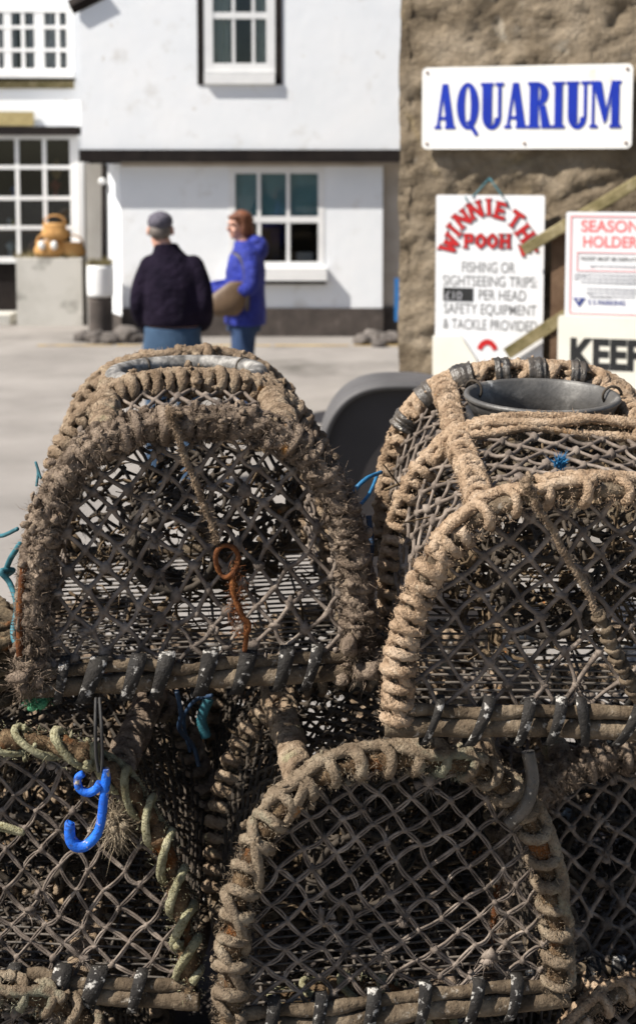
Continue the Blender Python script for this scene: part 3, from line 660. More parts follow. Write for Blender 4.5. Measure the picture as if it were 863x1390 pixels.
def again(src, loc, rot, label):
    o = copy_tree(pots[src]); o.location = loc; o.rotation_euler = rot; o['label'] = label; return o
again('a', W(873, 1330, 2.44), (0, 0, R(5)), 'weed-clogged dark lobster pot right of the pot with fat spaced rope turns')
mb = MB(); c = W(-62, 925, 2.52); t = np.linspace(0, 2 * np.pi * 17, 1500)
lay_ = np.floor(t / (2 * np.pi) / 3.2); rad_ = .10 + .022 * np.mod(t / (2 * np.pi), 3.2) + .008 * np.sin(t * .37)
mb.tube(c + np.stack([rad_ * np.cos(t), rad_ * np.sin(t), .012 + .024 * lay_ + .006 * np.sin(t * 1.7) + .004 * np.sin(t * 3.1)], 1), .0125, 11, lobes=3, amp=.24, twist=110, rough=.06)
tag(mb.build('rope_coil', M['lump']), 'coil of dark rope at the left edge beside the shaggy matted pot', 'rope')
# tier below: only the tops of these arches reach the picture
base_z = .14
again('d', (-.60, 2.24, base_z), (0, 0, R(2)), 'lobster pot of the bottom tier under the pot wound with green rope')
again('c', (.06, 2.22, base_z), (0, 0, R(-4)), 'lobster pot of the bottom tier under the pot with fat spaced rope turns')
again('b', (.70, 2.36, base_z), (0, 0, R(3)), 'lobster pot of the bottom tier under the weed-clogged pot')
# second row on the ground behind
again('d', (-.94, 3.20, base_z), (0, 0, R(-5)), 'dark lobster pot on the ground behind the pot wound with green rope')
again('a', (-.30, 3.24, base_z), (0, 0, R(4)), 'dark lobster pot on the ground behind the gap beside the blue hook')
again('d', (.34, 3.30, base_z), (0, 0, R(-3)), 'dark lobster pot on the ground behind the gap right of the centre pot')

# ------------------------------------------------------------------ cords, hooks and straps on the front of the pots
A, B_, C_, D_ = pots['a'], pots['b'], pots['c'], pots['d']
mb = MB(); P = spline([on_front(A, 232, 560, .0), on_front(A, 233, 563, -.04), on_front(A, 236, 574, -.047), on_front(A, 252, 622, -.036), on_front(A, 275, 680, -.030), on_front(A, 296, 738, -.024)], 60)
P = spline(np.vstack([P[:-1:6], P[-1:]]), 240) + wob(240, .002, 30); mb.tube(P, .0056 * (1 + .14 * wob(240, 1, 60, 1)[:, 0]), 10, lobes=3, amp=.26, twist=330, rough=.07); mb.fuzz(P[rng.integers(0, 240, 2200)] + rng.normal(size=(2200, 3)) * .003, rng.normal(size=(2200, 3)), rng.uniform(.004, .012, 2200), .0005)
mb.blobs(P[8:30:3] + rng.normal(size=(8, 3)) * .004, .008, .6, True); mb.build('tie_cord', M['rope_mid'], A)
mb = MB()
t = np.linspace(0, 2 * np.pi, 30); c = on_front(A, 306, 762, -.022)
mb.tube(c + np.stack([.019 * np.cos(t) * (1 + .25 * np.sin(t + .6)), .003 * np.sin(2 * t), .028 * np.sin(t)], 1), .0044 * (1 + .16 * wob(30, 1, 16, 1)[:, 0]), 9)
mb.tube(spline([on_front(A, 318, 770, -.022), on_front(A, 316, 800, -.024), on_front(A, 328, 835, -.026), on_front(A, 338, 848, -.026), on_front(A, 333, 862, -.022)], 40), .0052 * (1 + .14 * wob(40, 1, 16, 1)[:, 0]), 8)
mb.tube(spline([on_front(A, 334, 846, -.026), on_front(A, 334, 868, -.02), on_front(A, 332, 884, -.01)], 20), .0045, 8)
q = on_front(A, 322, 810, -.024) + rng.normal(size=(500, 3)) * np.array([.007, .003, .03]); mb.fuzz(q, rng.normal(size=(500, 3)) + np.array([0, 0, -.8]), rng.uniform(.006, .018, 500), .0006)
mb.build('rusty_hook', M['rust'], A)
mb = MB(); P = spline([on_front(B_, 714, 662, .0), on_front(B_, 714, 652, -.036), on_front(B_, 718, 664, -.046), on_front(B_, 735, 696, -.045), on_front(B_, 770, 757, -.035), on_front(B_, 812, 834, -.03)], 70)
P = spline(np.vstack([P[:-1:6], P[-1:]]), 260) + wob(260, .002, 30); mb.tube(P, .0056 * (1 + .12 * wob(260, 1, 60, 1)[:, 0]), 10, lobes=3, amp=.26, twist=330, rough=.06); mb.fuzz(P[rng.integers(0, 260, 1500)] + rng.normal(size=(1500, 3)) * .003, rng.normal(size=(1500, 3)), rng.uniform(.003, .008, 1500), .0005)
mb.blobs(P[6:24:3] + rng.normal(size=(6, 3)) * .004, .008, .6, True); mb.build('tie_cord', M['rope_mid'], B_)
mb = MB(); P = spline([on_front(B_, 808, 828, -.03), on_front(B_, 824, 862, -.032), on_front(B_, 842, 905, -.03), on_front(B_, 866, 950, -.024)], 60)
C = (P,) + frames(P); lumpy_bar(mb, C, .0085, .35); wrap(mb, C, .009, .0045, .02); mb.build('knotted_tie', M['wood'], B_)
# short blue stub of twine on the tan pot's roof edge
def place_cord(name, m, pts, r, label, cat='cord', sides=8, lobes=0, fz=0):
    P = spline(pts, 14 * len(pts)); mb = MB(); mb.tube(P, r, sides, lobes=lobes, amp=.15, twist=400)
    if fz: mb.fuzz(P[rng.integers(0, len(P), fz)], rng.normal(size=(fz, 3)), rng.uniform(.004, .012, fz), .0006)
    return tag(mb.build(name, M[m], None), label, cat)
mb = MB(); c = W(760, 632, 2.10)
mb.fuzz(np.repeat(c[None], 260, 0) + rng.normal(size=(260, 3)) * .003, rng.normal(size=(260, 3)) * .35 + np.array([0, -.2, 1.]), rng.uniform(.006, .016, 260), .0012)
tag(mb.build('twine_tuft', M['blue_cord']), 'tiny blue tuft of twine on the front arch of the tan rope pot', 'twine')
place_cord('loose_cord', 'blue_cord', [W(517, 641, 2.55), W(497, 650, 2.5), W(480, 668, 2.48), W(476, 690, 2.5)], .0042, 'bright blue cord looping in the gap between the two upper pots')
place_cord('loose_cord', 'blue_cord', [W(512, 645, 2.58), W(500, 672, 2.52), W(482, 692, 2.48), W(474, 700, 2.5)], .0036, 'second blue cord end hanging lower in the gap between the two upper pots')
place_cord('loose_cord', 'teal_cord', [W(-14, 726, 2.5), W(4, 727, 2.48), W(24, 718, 2.42)], .0040, 'teal cord entering at the left edge above the coiled teal cord')
place_cord('loose_cord', 'teal_cord', [W(28, 738, 2.40), W(14, 760, 2.42), W(8, 780, 2.45), W(18, 774, 2.44), W(2, 776, 2.42), W(14, 792, 2.42), W(23, 822, 2.40), W(18, 858, 2.36), W(24, 876, 2.34), W(36, 888, 2.31)], .0055, 'knotted teal cord hanging down the left side of the shaggy matted pot')
place_cord('loose_cord', 'teal_cord', [W(56, 650, 2.46), W(49, 628, 2.47), W(52, 640, 2.47), W(50, 660, 2.46)], .0026, 'small pale teal loop sticking out of the shaggy matted pot')
place_cord('loose_cord', 'navy_cord', [W(240, 938, 2.40), W(246, 968, 2.42), W(244, 990, 2.45), W(262, 1012, 2.5), W(270, 1040, 2.5)], .0046, 'black cord hanging between the green rope pot and the centre pot')
place_cord('loose_cord', 'navy_cord', [W(288, 944, 2.42), W(266, 950, 2.45), W(252, 968, 2.46), W(250, 985, 2.48), W(258, 1020, 2.5)], .0038, 'dark navy cord looping between the green rope pot and the centre pot')
place_cord('loose_cord', 'teal_cord', [W(284, 948, 2.5), W(274, 975, 2.5), W(280, 1000, 2.5)], .010, 'frayed dark green rope end beside the looping navy cord', lobes=3, fz=300)
place_cord('loose_cord', 'navy_cord', [W(500, 700, 2.62), W(504, 740, 2.6), W(498, 790, 2.58), W(502, 800, 2.58)], .006, 'dark cord hanging down the back of the tan rope pot')
place_cord('loose_cord', 'rope_green', [on := W(-12, 1118, 2.24), W(8, 1122, 2.23), W(30, 1130, 2.23), W(12, 1126, 2.235), W(-10, 1120, 2.25)], .0062, 'pale green rope end knotted on the net at the lower left edge', lobes=3)
mb = MB(); c = W(52, 952, 2.21)
q = c + rng.normal(size=(900, 3)) * np.array([.008, .006, .004]); mb.fuzz(q, rng.normal(size=(900, 3)) + np.array([0, -.3, .6]), rng.uniform(.004, .012, 900), .0007)
mb.blobs(c + rng.normal(size=(10, 3)) * .008, .008, .5); tag(mb.build('twine_tuft', M['green_fibre']), 'bright green tuft of frayed twine on the pot wound with green rope', 'twine')
# frayed brown tuft on the lower left net, and a rubber pipe bend on the centre pot
mb = MB(); c = W(160, 1118, 2.27)
q = c + rng.normal(size=(700, 3)) * np.array([.010, .006, .018]); mb.fuzz(q, (q - c) + rng.normal(size=(700, 3)) * .008 + np.array([0, -.004, -.008]), rng.uniform(.01, .028, 700), .0007)
mb.blobs(c + rng.normal(size=(8, 3)) * .008, .010, .5); tag(mb.build('twine_tuft', M['cord']), 'frayed brown twine tuft on the net beside the blue hook', 'twine')
mb = MB(); P = spline([on_front(D_, 716, 1020, -.035), on_front(D_, 722, 1060, -.045), on_front(D_, 712, 1096, -.045), on_front(D_, 690, 1118, -.03)], 40)
mb.tube(P, .0115, 12); mb.build('rubber_pipe', M['tape'], D_)
# dangling black strap with the blue plastic hook
yb = 2.175
mb = MB()
for dx in (-4, 4):
    P = spline([W(133 + dx * .6, 948, 2.205), W(134 + dx, 985, yb), W(135 + dx, 1025, yb), W(136 + dx * .4, 1047, yb)], 40); mb.tube(P, .0058, 8, ry=.003)
el = tag(mb.build('bungee_hook', M['black_elastic']), 'blue plastic bungee hook hanging from a black strap before the lower left net', 'hook')
mb = MB(); P = spline([W(113, 1050, yb), W(106, 1056, yb), W(108, 1070, yb), W(120, 1076, yb), W(131, 1071, yb), W(136, 1064, yb - .004)], 44)
mb.tube(P, np.linspace(.0062, .0080, 44), 12)
P = spline([W(144, 1043, yb), W(144, 1060, yb), W(141, 1085, yb), W(138, 1112, yb), W(132, 1132, yb), W(118, 1147, yb), W(104, 1148, yb), W(96, 1138, yb), W(95, 1120, yb), W(96, 1116, yb)], 90)
mb.tube(P, np.interp(np.linspace(0, 1, 90), [0, .1, .4, .7, .93, 1], [.006, .0080, .0080, .0105, .0085, .005]), 14)
mb.build('plastic_hook', M['blue_hook'], el)

# ------------------------------------------------------------------ ground
mb = MB(); mb.box(-200, 200, -60, 300, -.3, 0); tag(mb.build('ground', M['asphalt'], smooth=False), kind='structure')
mb = MB(); mb.box(-1.15, 1.45, 2.0, 4.15, -.2, base_z - .02); tag(mb.build('pavement', M['plinth'], smooth=False), kind='structure')

# ------------------------------------------------------------------ helpers for buildings
def wall_boxes(mb, x0, x1, z0, z1, y0, y1, holes):
    """a wall slab with rectangular openings (hx0, hx1, hz0, hz1), cut as butting boxes"""
    xs = sorted({x0, x1, *[v for h in holes for v in h[:2] if x0 < v < x1]}); zs = sorted({z0, z1, *[v for h in holes for v in h[2:] if z0 < v < z1]})
    ok = lambda xa, xb, za, zb: not any(h[0] - 1e-6 <= xa and xb <= h[1] + 1e-6 and h[2] - 1e-6 <= za and zb <= h[3] + 1e-6 for h in holes)
    nx, nz = len(xs) - 1, len(zs) - 1
    solid = [[ok(xs[i], xs[i + 1], zs[j], zs[j + 1]) for j in range(nz)] for i in range(nx)]
    def quad(a, b, c, d): mb.add([a, b, c, d], [[0, 1, 2, 3]])
    for i in range(nx):
        for j in range(nz):
            xa, xb, za, zb = xs[i], xs[i + 1], zs[j], zs[j + 1]
            if not solid[i][j]: continue
            quad((xa, y0, za), (xb, y0, za), (xb, y0, zb), (xa, y0, zb)); quad((xb, y1, za), (xa, y1, za), (xa, y1, zb), (xb, y1, zb))
            if i == 0 or not solid[i - 1][j]: quad((xa, y1, za), (xa, y0, za), (xa, y0, zb), (xa, y1, zb))
            if i == nx - 1 or not solid[i + 1][j]: quad((xb, y0, za), (xb, y1, za), (xb, y1, zb), (xb, y0, zb))
            if j == 0 or not solid[i][j - 1]: quad((xa, y1, za), (xb, y1, za), (xb, y0, za), (xa, y0, za))
            if j == nz - 1 or not solid[i][j + 1]: quad((xa, y0, zb), (xb, y0, zb), (xb, y1, zb), (xa, y1, zb))
def bx(name, m, parent, *a, smooth=False, **k):
    mb = MB(); mb.box(*a, **k); return mb.build(name, m, parent, smooth)
def window(parent, Y, x0, x1, z0, z1, vb, hb, fw=.07, bw=.028, setback=.06, frame_m='white_paint', room=True):
    """frame round an opening with glazing bars at x in vb and z in hb; a pane; a dim room behind"""
    f = MB(); y0, y1 = Y + setback, Y + setback + .07
    f.box(x0, x0 + fw, y0, y1, z0, z1); f.box(x1 - fw, x1, y0, y1, z0, z1)
    f.box(x0 + fw, x1 - fw, y0 + .002, y1 - .002, z1 - fw, z1); f.box(x0 + fw, x1 - fw, y0 + .002, y1 - .002, z0, z0 + fw)
    w_ = f.build('window', M[frame_m], parent, False)
    g = MB()
    for v in vb: g.box(v[0] - v[1] / 2 if isinstance(v, tuple) else v - bw / 2, v[0] + v[1] / 2 if isinstance(v, tuple) else v + bw / 2, y0 + .010, y0 + .052, z0 + fw, z1 - fw)
    for v in hb: g.box(x0 + fw, x1 - fw, y0 + .006, y0 + .056, (v[0] - v[1] / 2) if isinstance(v, tuple) else v - bw / 2, (v[0] + v[1] / 2) if isinstance(v, tuple) else v + bw / 2)
    g.build('glazing_bars', M[frame_m], w_, False)
    bx('pane', M['glass'], w_, x0 + fw, x1 - fw, y0 + .03, y0 + .034, z0 + fw, z1 - fw)
    if room:
        r = MB(); yb = y1 + 1.3
        r.box(x0 - .3, x1 + .3, yb, yb + .05, z0 - .3, z1 + .2); r.box(x0 - .35, x0 - .3, y1 + .25, yb + .05, z0 - .3, z1 + .2); r.box(x1 + .3, x1 + .35, y1 + .25, yb + .05, z0 - .3, z1 + .2)
        r.box(x0 - .35, x1 + .35, y1 + .25, yb + .05, z1 + .2, z1 + .25); r.box(x0 - .35, x1 + .35, y1 + .25, yb + .05, z0 - .35, z0 - .3)
        r.build('room', M['dark_room'], w_, False)
    return w_
def cloth(mb, x0, x1, y, z0, z1, folds=6, amp=.03):
    xs = np.linspace(x0, x1, folds * 6); ph = np.linspace(0, folds * 2 * np.pi, len(xs))
    V = [(x, y + amp * math.sin(p), z) for z in (z0, z1) for x, p in zip(xs, ph)] + [(x, y + .006 + amp * math.sin(p), z) for z in (z0, z1) for x, p in zip(xs, ph)]
    n = len(xs); V = np.array(V); i = np.arange(n - 1)
    mb.add(V, np.vstack([np.stack([i, i + 1, n + i + 1, n + i], -1), np.stack([2 * n + i + 1, 2 * n + i, 3 * n + i, 3 * n + i + 1], -1)]))
px = lambda a, Y, y=300: W(a, y, Y)[0]
pz = lambda a, Y: W(431, a, Y)[2]

# ------------------------------------------------------------------ white house across the street
YU = 15.8; YG = 15.93
h = empty('white_house', (0, 0, 0), label='white limewashed house with a black beam under its overhanging upper storey', cat='house')
xl, xr = px(110, YU, 150), 6.5
zb0, zb1 = pz(220, YU), pz(203, YU)
uw = (px(272, YU, 50), px(379, YU, 50), pz(110, YU), pz(-70, YU))
mb = MB(); wall_boxes(mb, xl, xr, zb1, 7.2, YU, YU + .3, [uw]); mb.box(xl, xl + .3, YU + .3, 22, zb1, 7.2); mb.box(xr - .3, xr, YU + .3, 22, 0, 7.2); mb.box(xl + .3, xr - .3, 21.7, 22, 0, 7.2)
mb.build('upper_wall', M['limewash'], h, False)
bx('jetty_beam', M['black_paint'], h, xl - .02, xr + .02, YU - .045, YG + .1, zb0, zb1)
bx('soffit', M['beige'], h, xl + .45, xr, YG - .02, YG + .3, pz(226, YU), zb0 - .002)
# gabled roof
ov = .25; r_ = MB(); zr = 7.2; ap = 9.6; ym_ = (YU + 22) / 2
for (ya, za, yb, zb_) in ((YU - ov, zr - .1, ym_, ap), (ym_, ap, 22 + ov, zr - .1)):
    V = [(xl - .2, ya, za), (xr + .2, ya, za), (xr + .2, yb, zb_), (xl - .2, yb, zb_)]
    r_.add(V + [(a, b, c + .12) for a, b, c in V], [[0, 3, 2, 1], [4, 5, 6, 7], [0, 1, 5, 4], [1, 2, 6, 5], [2, 3, 7, 6], [3, 0, 4, 7]])
r_.build('roof', M['slate'], h, False)
# upper sash window with its black side boards
bx0, bx1 = px(268, YU, 60), px(383, YU, 60)
for a, b in ((bx0, px(277, YU, 60)), (px(373.5, YU, 60), bx1)):
    bx('side_board', M['black_paint'], h, a, b, YU - .012, YU + .12, pz(115, YU), pz(-72, YU))
wx0, wx1 = px(277, YU, 60), px(373.5, YU, 60)
w_ = window(h, YU, wx0, wx1, pz(98, YU), pz(-70, YU), [(px(317, YU, 60), .035), (px(344, YU, 60), .035)], [(pz(21, YU), .075), (pz(-24, YU), .03)], fw=.105, setback=-.01)
bx('sill', M['white_paint'], w_, wx0 + .003, wx1 - .003, YU - .055, YU + .05, pz(114, YU), pz(99, YU))
mb = MB(); cloth(mb, px(286, YU), px(313, YU), YU + .12, pz(98, YU), pz(-70, YU), 3); cloth(mb, px(348, YU), px(366, YU), YU + .12, pz(98, YU), pz(-70, YU), 2); mb.build('curtain', M['curtain'], w_)
# bargeboard end of the neighbouring eaves
mb = MB(); a, b = W(96, 10, YU - .01), W(140, -12, YU - .01); P = np.array([a, b]); mb.tube(np.linspace(a, b, 4), .09, 4, ry=.07); mb.build('eaves_board', M['black_paint'], h, False)
# ground storey: front wall, splayed left corner, recessed right end, plinth
zt = pz(222, YU); zp = pz(418, YG)
gx0, gx1 = px(166, YG, 400), px(519, YG, 350)
lw = (px(311, YG), px(440, YG), pz(383, YG), pz(227, YG))
mb = MB(); wall_boxes(mb, gx0, gx1, zp, zt, YG, YG + .3, [lw]); mb.build('ground_wall', M['limewash'], h, False)
mb = MB(); xa = px(147, YG + .55, 400)
V = [(gx0, YG, 0), (gx0, YG + .3, 0), (xa, YG + .85, 0), (xa, YG + .55, 0)]
def prism(mb, pts, z0, z1):
    n = len(pts); V = [(p[0], p[1], z0) for p in pts] + [(p[0], p[1], z1) for p in pts]
    mb.add(V, [[i, (i + 1) % n, n + (i + 1) % n, n + i] for i in range(n)]); mb.ng.append([mb.n - 2 * n + i for i in range(n)][::-1]); mb.ng.append([mb.n - n + i for i in range(n)])
prism(mb, [(xa, YG + .55), (gx0 - .002, YG + .001), (gx0 - .002, YG + .3), (xa, YG + .85)], zp - .1, zt); mb.build('splayed_wall', M['limewash'], h, False)
bx('recessed_wall', M['beige'], h, gx1, xr, YG + .13, YG + .4, zp, zt)
mb = MB(); mb.box(gx0, gx1 + .01, YG - .03, YG + .3, 0, zp); mb.box(gx1 + .012, xr, YG + .10, YG + .4, 0, zp - .002)
prism(mb, [(xa, YG + .52), (gx0 - .002, YG - .028), (gx0 - .002, YG + .3), (xa, YG + .85)], 0, zp - .11); mb.build('plinth', M['plinth'], h, False)
# lower window, teal blind behind its upper sash
lx0, lx1 = lw[0], lw[1]
w_ = window(h, YG, lx0, lx1, pz(364, YG), lw[3], [(px(351.5, YG), .045), (px(391, YG), .045)], [(pz(298, YG), .075)], fw=.075, setback=-.005)
bx('sill', M['white_paint'], w_, lx0 - .05, lx1 + .03, YG - .11, YG + .06, pz(380, YG), pz(363, YG))
bx('sill_board', M['black_paint'], w_, lx0 - .04, lx1 + .02, YG - .09, YG - .002, pz(385, YG), pz(380.5, YG))
bx('blind', M['teal_blind'], w_, lx0 + .06, lx1 - .06, YG + .10, YG + .11, pz(297, YG), pz(230, YG))
mb = MB(); mb.box(px(350, YG), px(415, YG), YG + .5, YG + .9, pz(364, YG), pz(345, YG)); mb.box(px(355, YG), px(378, YG), YG + .30, YG + .34, pz(366, YG), pz(310, YG)); mb.build('window_seat', M['brown_board'], w_, False)
bx('cushion', M['net_curtain'], w_, px(402, YG), px(424, YG), YG + .30, YG + .42, pz(364, YG), pz(345, YG))
# porch between the houses
yP = YG + .6
mb = MB(); mb.box(px(117, yP), px(139, yP), yP, yP + .4, 0, zt); mb.build('pilaster', M['grey_paint'], h, False)
mb = MB(); P = [W(141.5, 224, YG + .5), W(141.5, 352, YG + .5)]; mb.tube(np.linspace(P[0], P[1], 8), .032, 12); mb.build('drainpipe', M['black_paint'], h)
mb = MB(); mb.ell(W(139, 246, YG + .42), (.045, .045, .045)); mb.build('porch_lamp', M['white_paint'], h)
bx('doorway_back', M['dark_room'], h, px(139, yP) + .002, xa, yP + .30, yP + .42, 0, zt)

# ------------------------------------------------------------------ shop on the left
YS = 17.6
s_ = empty('shop', (0, 0, 0), label='shop with a many-paned white window under a dark lintel', cat='shop')
sx0, sx1 = -10.5, px(112, YS)
up = (px(-60, YS, 50), px(100, YS, 50), pz(105, YS), pz(8, YS))
lo = (px(-66, YS), px(108, YS), pz(355, YS), pz(184, YS))
zl0, zl1 = pz(183, YS), pz(172, YS)
mb = MB(); wall_boxes(mb, sx0, sx1 + .03, zl1, 6.2, YS, YS + .3, [up]); mb.build('upper_wall', M['limewash'], s_, False)
mb = MB(); wall_boxes(mb, sx0, sx1 + .03, 0, zl0 - .001, YS, YS + .3, [(lo[0], lo[1], lo[2], zl0 - .001)]); mb.build('lower_wall', M['limewash'], s_, False)
bx('lintel', M['black_paint'], s_, sx0, px(107, YS, 178), YS - .12, YS + .05, zl0, zl1)
mb = MB(); mb.add([(sx0, YS - .4, 6.1), (sx1 + .3, YS - .4, 6.1), (sx1 + .3, 21, 8.4), (sx0, 21, 8.4), (sx0, YS - .4, 6.22), (sx1 + .3, YS - .4, 6.22), (sx1 + .3, 21, 8.52), (sx0, 21, 8.52)], [[0, 3, 2, 1], [4, 5, 6, 7], [0, 1, 5, 4], [1, 2, 6, 5], [2, 3, 7, 6], [3, 0, 4, 7]]); mb.build('roof', M['slate'], s_, False)
w_ = window(s_, YS, up[0], up[1], up[2] + .03, up[3], [(px(-4, YS, 50), .05), (px(11, YS, 50), .10), (px(32, YS, 50), .045), (px(54, YS, 50), .13), (px(79, YS, 50), .045), (px(-34, YS, 50), .1)], [(pz(37, YS), .045), (pz(68, YS), .045)], fw=.085, setback=-.03, bw=.05)
bx('sill', M['white_paint'], w_, up[0] - .03, up[1] + .0, YS - .09, YS + .02, pz(106, YS), pz(99, YS))
mb = MB(); cloth(mb, up[0] + .06, px(24, YS), YS + .12, up[2], up[3], 5); cloth(mb, px(40, YS), px(98, YS), YS + .12, up[2], up[3], 5); mb.build('curtain', M['net_curtain'], w_)
bx('under_sill_board', M['black_paint'], s_, up[0] - .05, up[1] + .02, YS - .05, YS + .01, pz(109.5, YS), pz(106.5, YS))  # narrow black board below the upper window sill
bx('timber_band', M['mossy_timber'], s_, up[0] - .3, px(101, YS, 115), YS - .035, YS + .01, pz(120, YS), pz(110, YS))
w_ = window(s_, YS, lo[0], lo[1], lo[2], zl0 - .004, [px(-46, YS), px(-12, YS), px(25, YS), px(62, YS), (px(102.5, YS), .12)], [pz(227, YS), pz(269, YS), pz(309, YS)], fw=.055, bw=.05, setback=-.01)
bx('sill', M['white_paint'], w_, lo[0] - .03, lo[1] - .02, YS - .12, YS + .02, pz(356, YS), pz(349, YS))
bx('stall_riser', M['black_paint'], s_, lo[0] - .1, px(22, YS), YS - .04, YS + .02, .14, pz(357, YS))
bx('step', M['concrete'], s_, lo[0] - .4, px(24, YS), YS - .55, YS - .001, 0, .13)
bx('corner_post', M['white_paint'], s_, px(111, YS - .1), px(117.5, YS - .1), YS - .25, YS + .2, 0, pz(220, YS))
for k, zz in enumerate((270, 313, 350)):
    bx('shelf', M['brown_board'], w_, lo[0] + .05, lo[1] - .05, YS + .10, YS + .45, pz(zz, YS) - .03, pz(zz, YS))
sg = tag(bx('shop_sign', M['gold_sign'], None, px(-40, YS - .1), px(45, YS - .1, 160), YS - .10, YS - .03, pz(172, YS) + .01, pz(152, YS)), 'faded gold sign board over the shop window', 'sign')
gk = 1.0
goods = [('blue_toy', 15, 270, .13, (.08, .14, .4)), ('white_jug', 8, 313, .12, (.6, .6, .62)), ('yellow_pot', 13, 312, .10, (.5, .42, .06)), ('grey_ornament', 9, 350, .17, (.3, .36, .42)), ('pink_doll', 38, 350, .16, (.45, .28, .26)),
         ('blue_jar', 53, 350, .18, (.10, .13, .25)), ('red_tin', 72, 270, .20, (.25, .06, .04)), ('brown_doll', 84, 313, .24, (.22, .13, .07)), ('green_bottle', 95, 313, .22, (.05, .13, .08)), ('tan_toy', 74, 227, .2, (.30, .20, .09))]
for nm_, gx, gy, gh, c in goods:
    mg = mat(nm_ + '_paint', [(.35, lin(*[v * .6 for v in c])), (.65, lin(*c))], 12, .5)
    mb = MB(); zz = pz(gy if gy != 227 else 270, YS) + (0 if gy != 227 else .26); cxg = px(gx, YS)
    t = np.linspace(0, 1, 9); mb.tube(np.stack([np.full(9, cxg), np.full(9, YS + .22), zz + gh * t], 1), gh * .38 * (.75 + .35 * np.sin(t * 5 + gx)), 12)
    mb.ell((cxg, YS + .22, zz + gh * 1.05), (gh * .22,) * 3)
    tag(mb.build(nm_, mg), '%s on a shelf behind the shop window' % nm_.replace('_', ' '), nm_.split('_')[1], 'goods in the shop window')

# concrete trough with baskets, tub, rocks
YT = 17.0
mb = MB(); wall_boxes(mb, px(21, YT), px(112, YT, 400), 0, pz(351, YT), YT, YT + .5, []); bt = mb.build('concrete_trough', M['concrete'], None, False)
bv = bt.modifiers.new('b', 'BEVEL'); bv.width = .03; bv.segments = 2
tag(bt, 'pale concrete trough with a damp patch below the shop window', 'trough')
mb = MB(); c = W(66, 349, YT + .25)
q = c + rng.uniform(-1, 1, (500, 3)) * np.array([.42, .2, .02]); mb.fuzz(q, rng.normal(size=(500, 3)) * .6 + np.array([0, 0, 1.]), rng.uniform(.03, .09, 500), .006); mb.build('plants', M['soil'], bt)
for k, (bx_, by_, wx, hz, lab) in enumerate(((75, 325, .17, .21, 'tan wicker basket on top of the other two baskets'), (68, 348, .20, .20, 'tan basket with white ties at the left on the concrete trough'), (97, 348, .19, .18, 'orange-tan basket with a red end at the right on the trough'))):
    yk = YT + .14 + .05 * k; c = W(bx_, by_, yk); t = np.linspace(0, 1, 10); mb = MB()
    prof = wx * np.array([.8, .92, .99, 1.02, 1.0, .97, .93, .9, .9, .92])
    fr_ = (np.tile([0, 0, 1.], (10, 1)), np.tile([1., 0, 0], (10, 1)), np.tile([0, 1., 0], (10, 1)))
    mb.tube(np.stack([np.full(10, c[0]), np.full(10, c[1]), c[2] + hz * t], 1), prof * (1 + .02 * np.cos(t * 60)), 20, fr=fr_, ry=prof * .55)
    o = tag(mb.build('wicker_basket', M['tan_basket']), lab, 'basket', 'baskets on the concrete trough')
    mb = MB(); a = np.linspace(0, np.pi, 20); mb.tube(np.stack([c[0] + wx * .8 * np.cos(a), np.full(20, c[1]), c[2] + hz + .10 * np.sin(a)], 1), .012, 8); mb.build('handle', M['tan_basket'], o)
    if k == 1:
        for dx in (-.08, .08): mb = MB(); mb.ell((c[0] + dx, c[1] - .11, c[2] + .15), (.045, .03, .06)); mb.build('white_tie', M['white_paint'], o)
YB = 15.7
tub = empty('planter_tub', (0, 0, 0), label='round white tub with plants on a black base beside the drainpipe', cat='planter')
c = W(137, 402, YB); t = np.linspace(0, 1, 12); fr12 = (np.tile([0, 0, 1.], (12, 1)), np.tile([1., 0, 0], (12, 1)), np.tile([0, 1., 0], (12, 1)))
zt_ = pz(360, YB); zb_ = c[2]
mb = MB(); mb.tube(np.stack([np.full(12, c[0]), np.full(12, YB), zb_ + (zt_ - zb_) * t], 1), .155 + .006 * np.sin(t * 3), 28, fr=fr12); mb.build('tub', M['white_paint'], tub)
mb = MB(); mb.tube(np.stack([np.full(12, c[0]), np.full(12, YB), zb_ * t], 1), .14, 24, fr=fr12); mb.build('base', M['plinth'], tub)
mb = MB(); q = np.array([c[0], YB, zt_]) + rng.uniform(-1, 1, (400, 3)) * np.array([.12, .12, .01]); mb.fuzz(q, rng.normal(size=(400, 3)) * .6 + np.array([0, 0, 1.]), rng.uniform(.03, .10, 400), .006); mb.build('plants', M['soil'], tub)
rocks = [(113, 440, 15.5, .10, 'dark beach rock by the foot of the shop corner post'), (133, 442, 15.35, .12, 'rock at the foot of the white tub, left one'), (150, 442, 15.3, .11, 'rock in front of the black base of the white tub'), (172, 437, 15.4, .16, 'biggest pale rock beside the man at the white wall'), (183, 440, 15.35, .10, 'small rock half hidden behind the man'),
         (492, 466, 15.2, .10, 'low grey rock at the left of the heap by the stone building'), (507, 462, 15.3, .13, 'largest grey rock in the heap by the stone building'), (522, 463, 15.25, .11, 'rounded grey rock in the middle of the heap by the stone building'), (534, 460, 15.3, .12, 'grey rock of the heap touching the stone building edge'), (514, 468, 15.0, .08, 'smallest rock in front of the heap by the stone building')]
for rx_, ry_, yr, rr, lab in rocks:
    mb = MB(); v, f = ico(); X = px(rx_, yr, ry_)
    d = np.array([1 + .35 * mnoise.noise(Vector(p * 1.7) + Vector((X * 9, rr * 50, 0))) for p in v])[:, None]
    mb.add(v * d * np.array([rr * 1.15, rr, rr * .8]) + np.array([X, yr, rr * .45]), None, f)
    tag(mb.build('beach_rock', M['rock'], smooth=False), lab, 'rock', 'rocks along the house fronts')
mb = MB()
for xx in np.arange(-3.2, 2.0, .9): mb.box(xx, xx + .86, 15.05, 15.14, .003, .006)
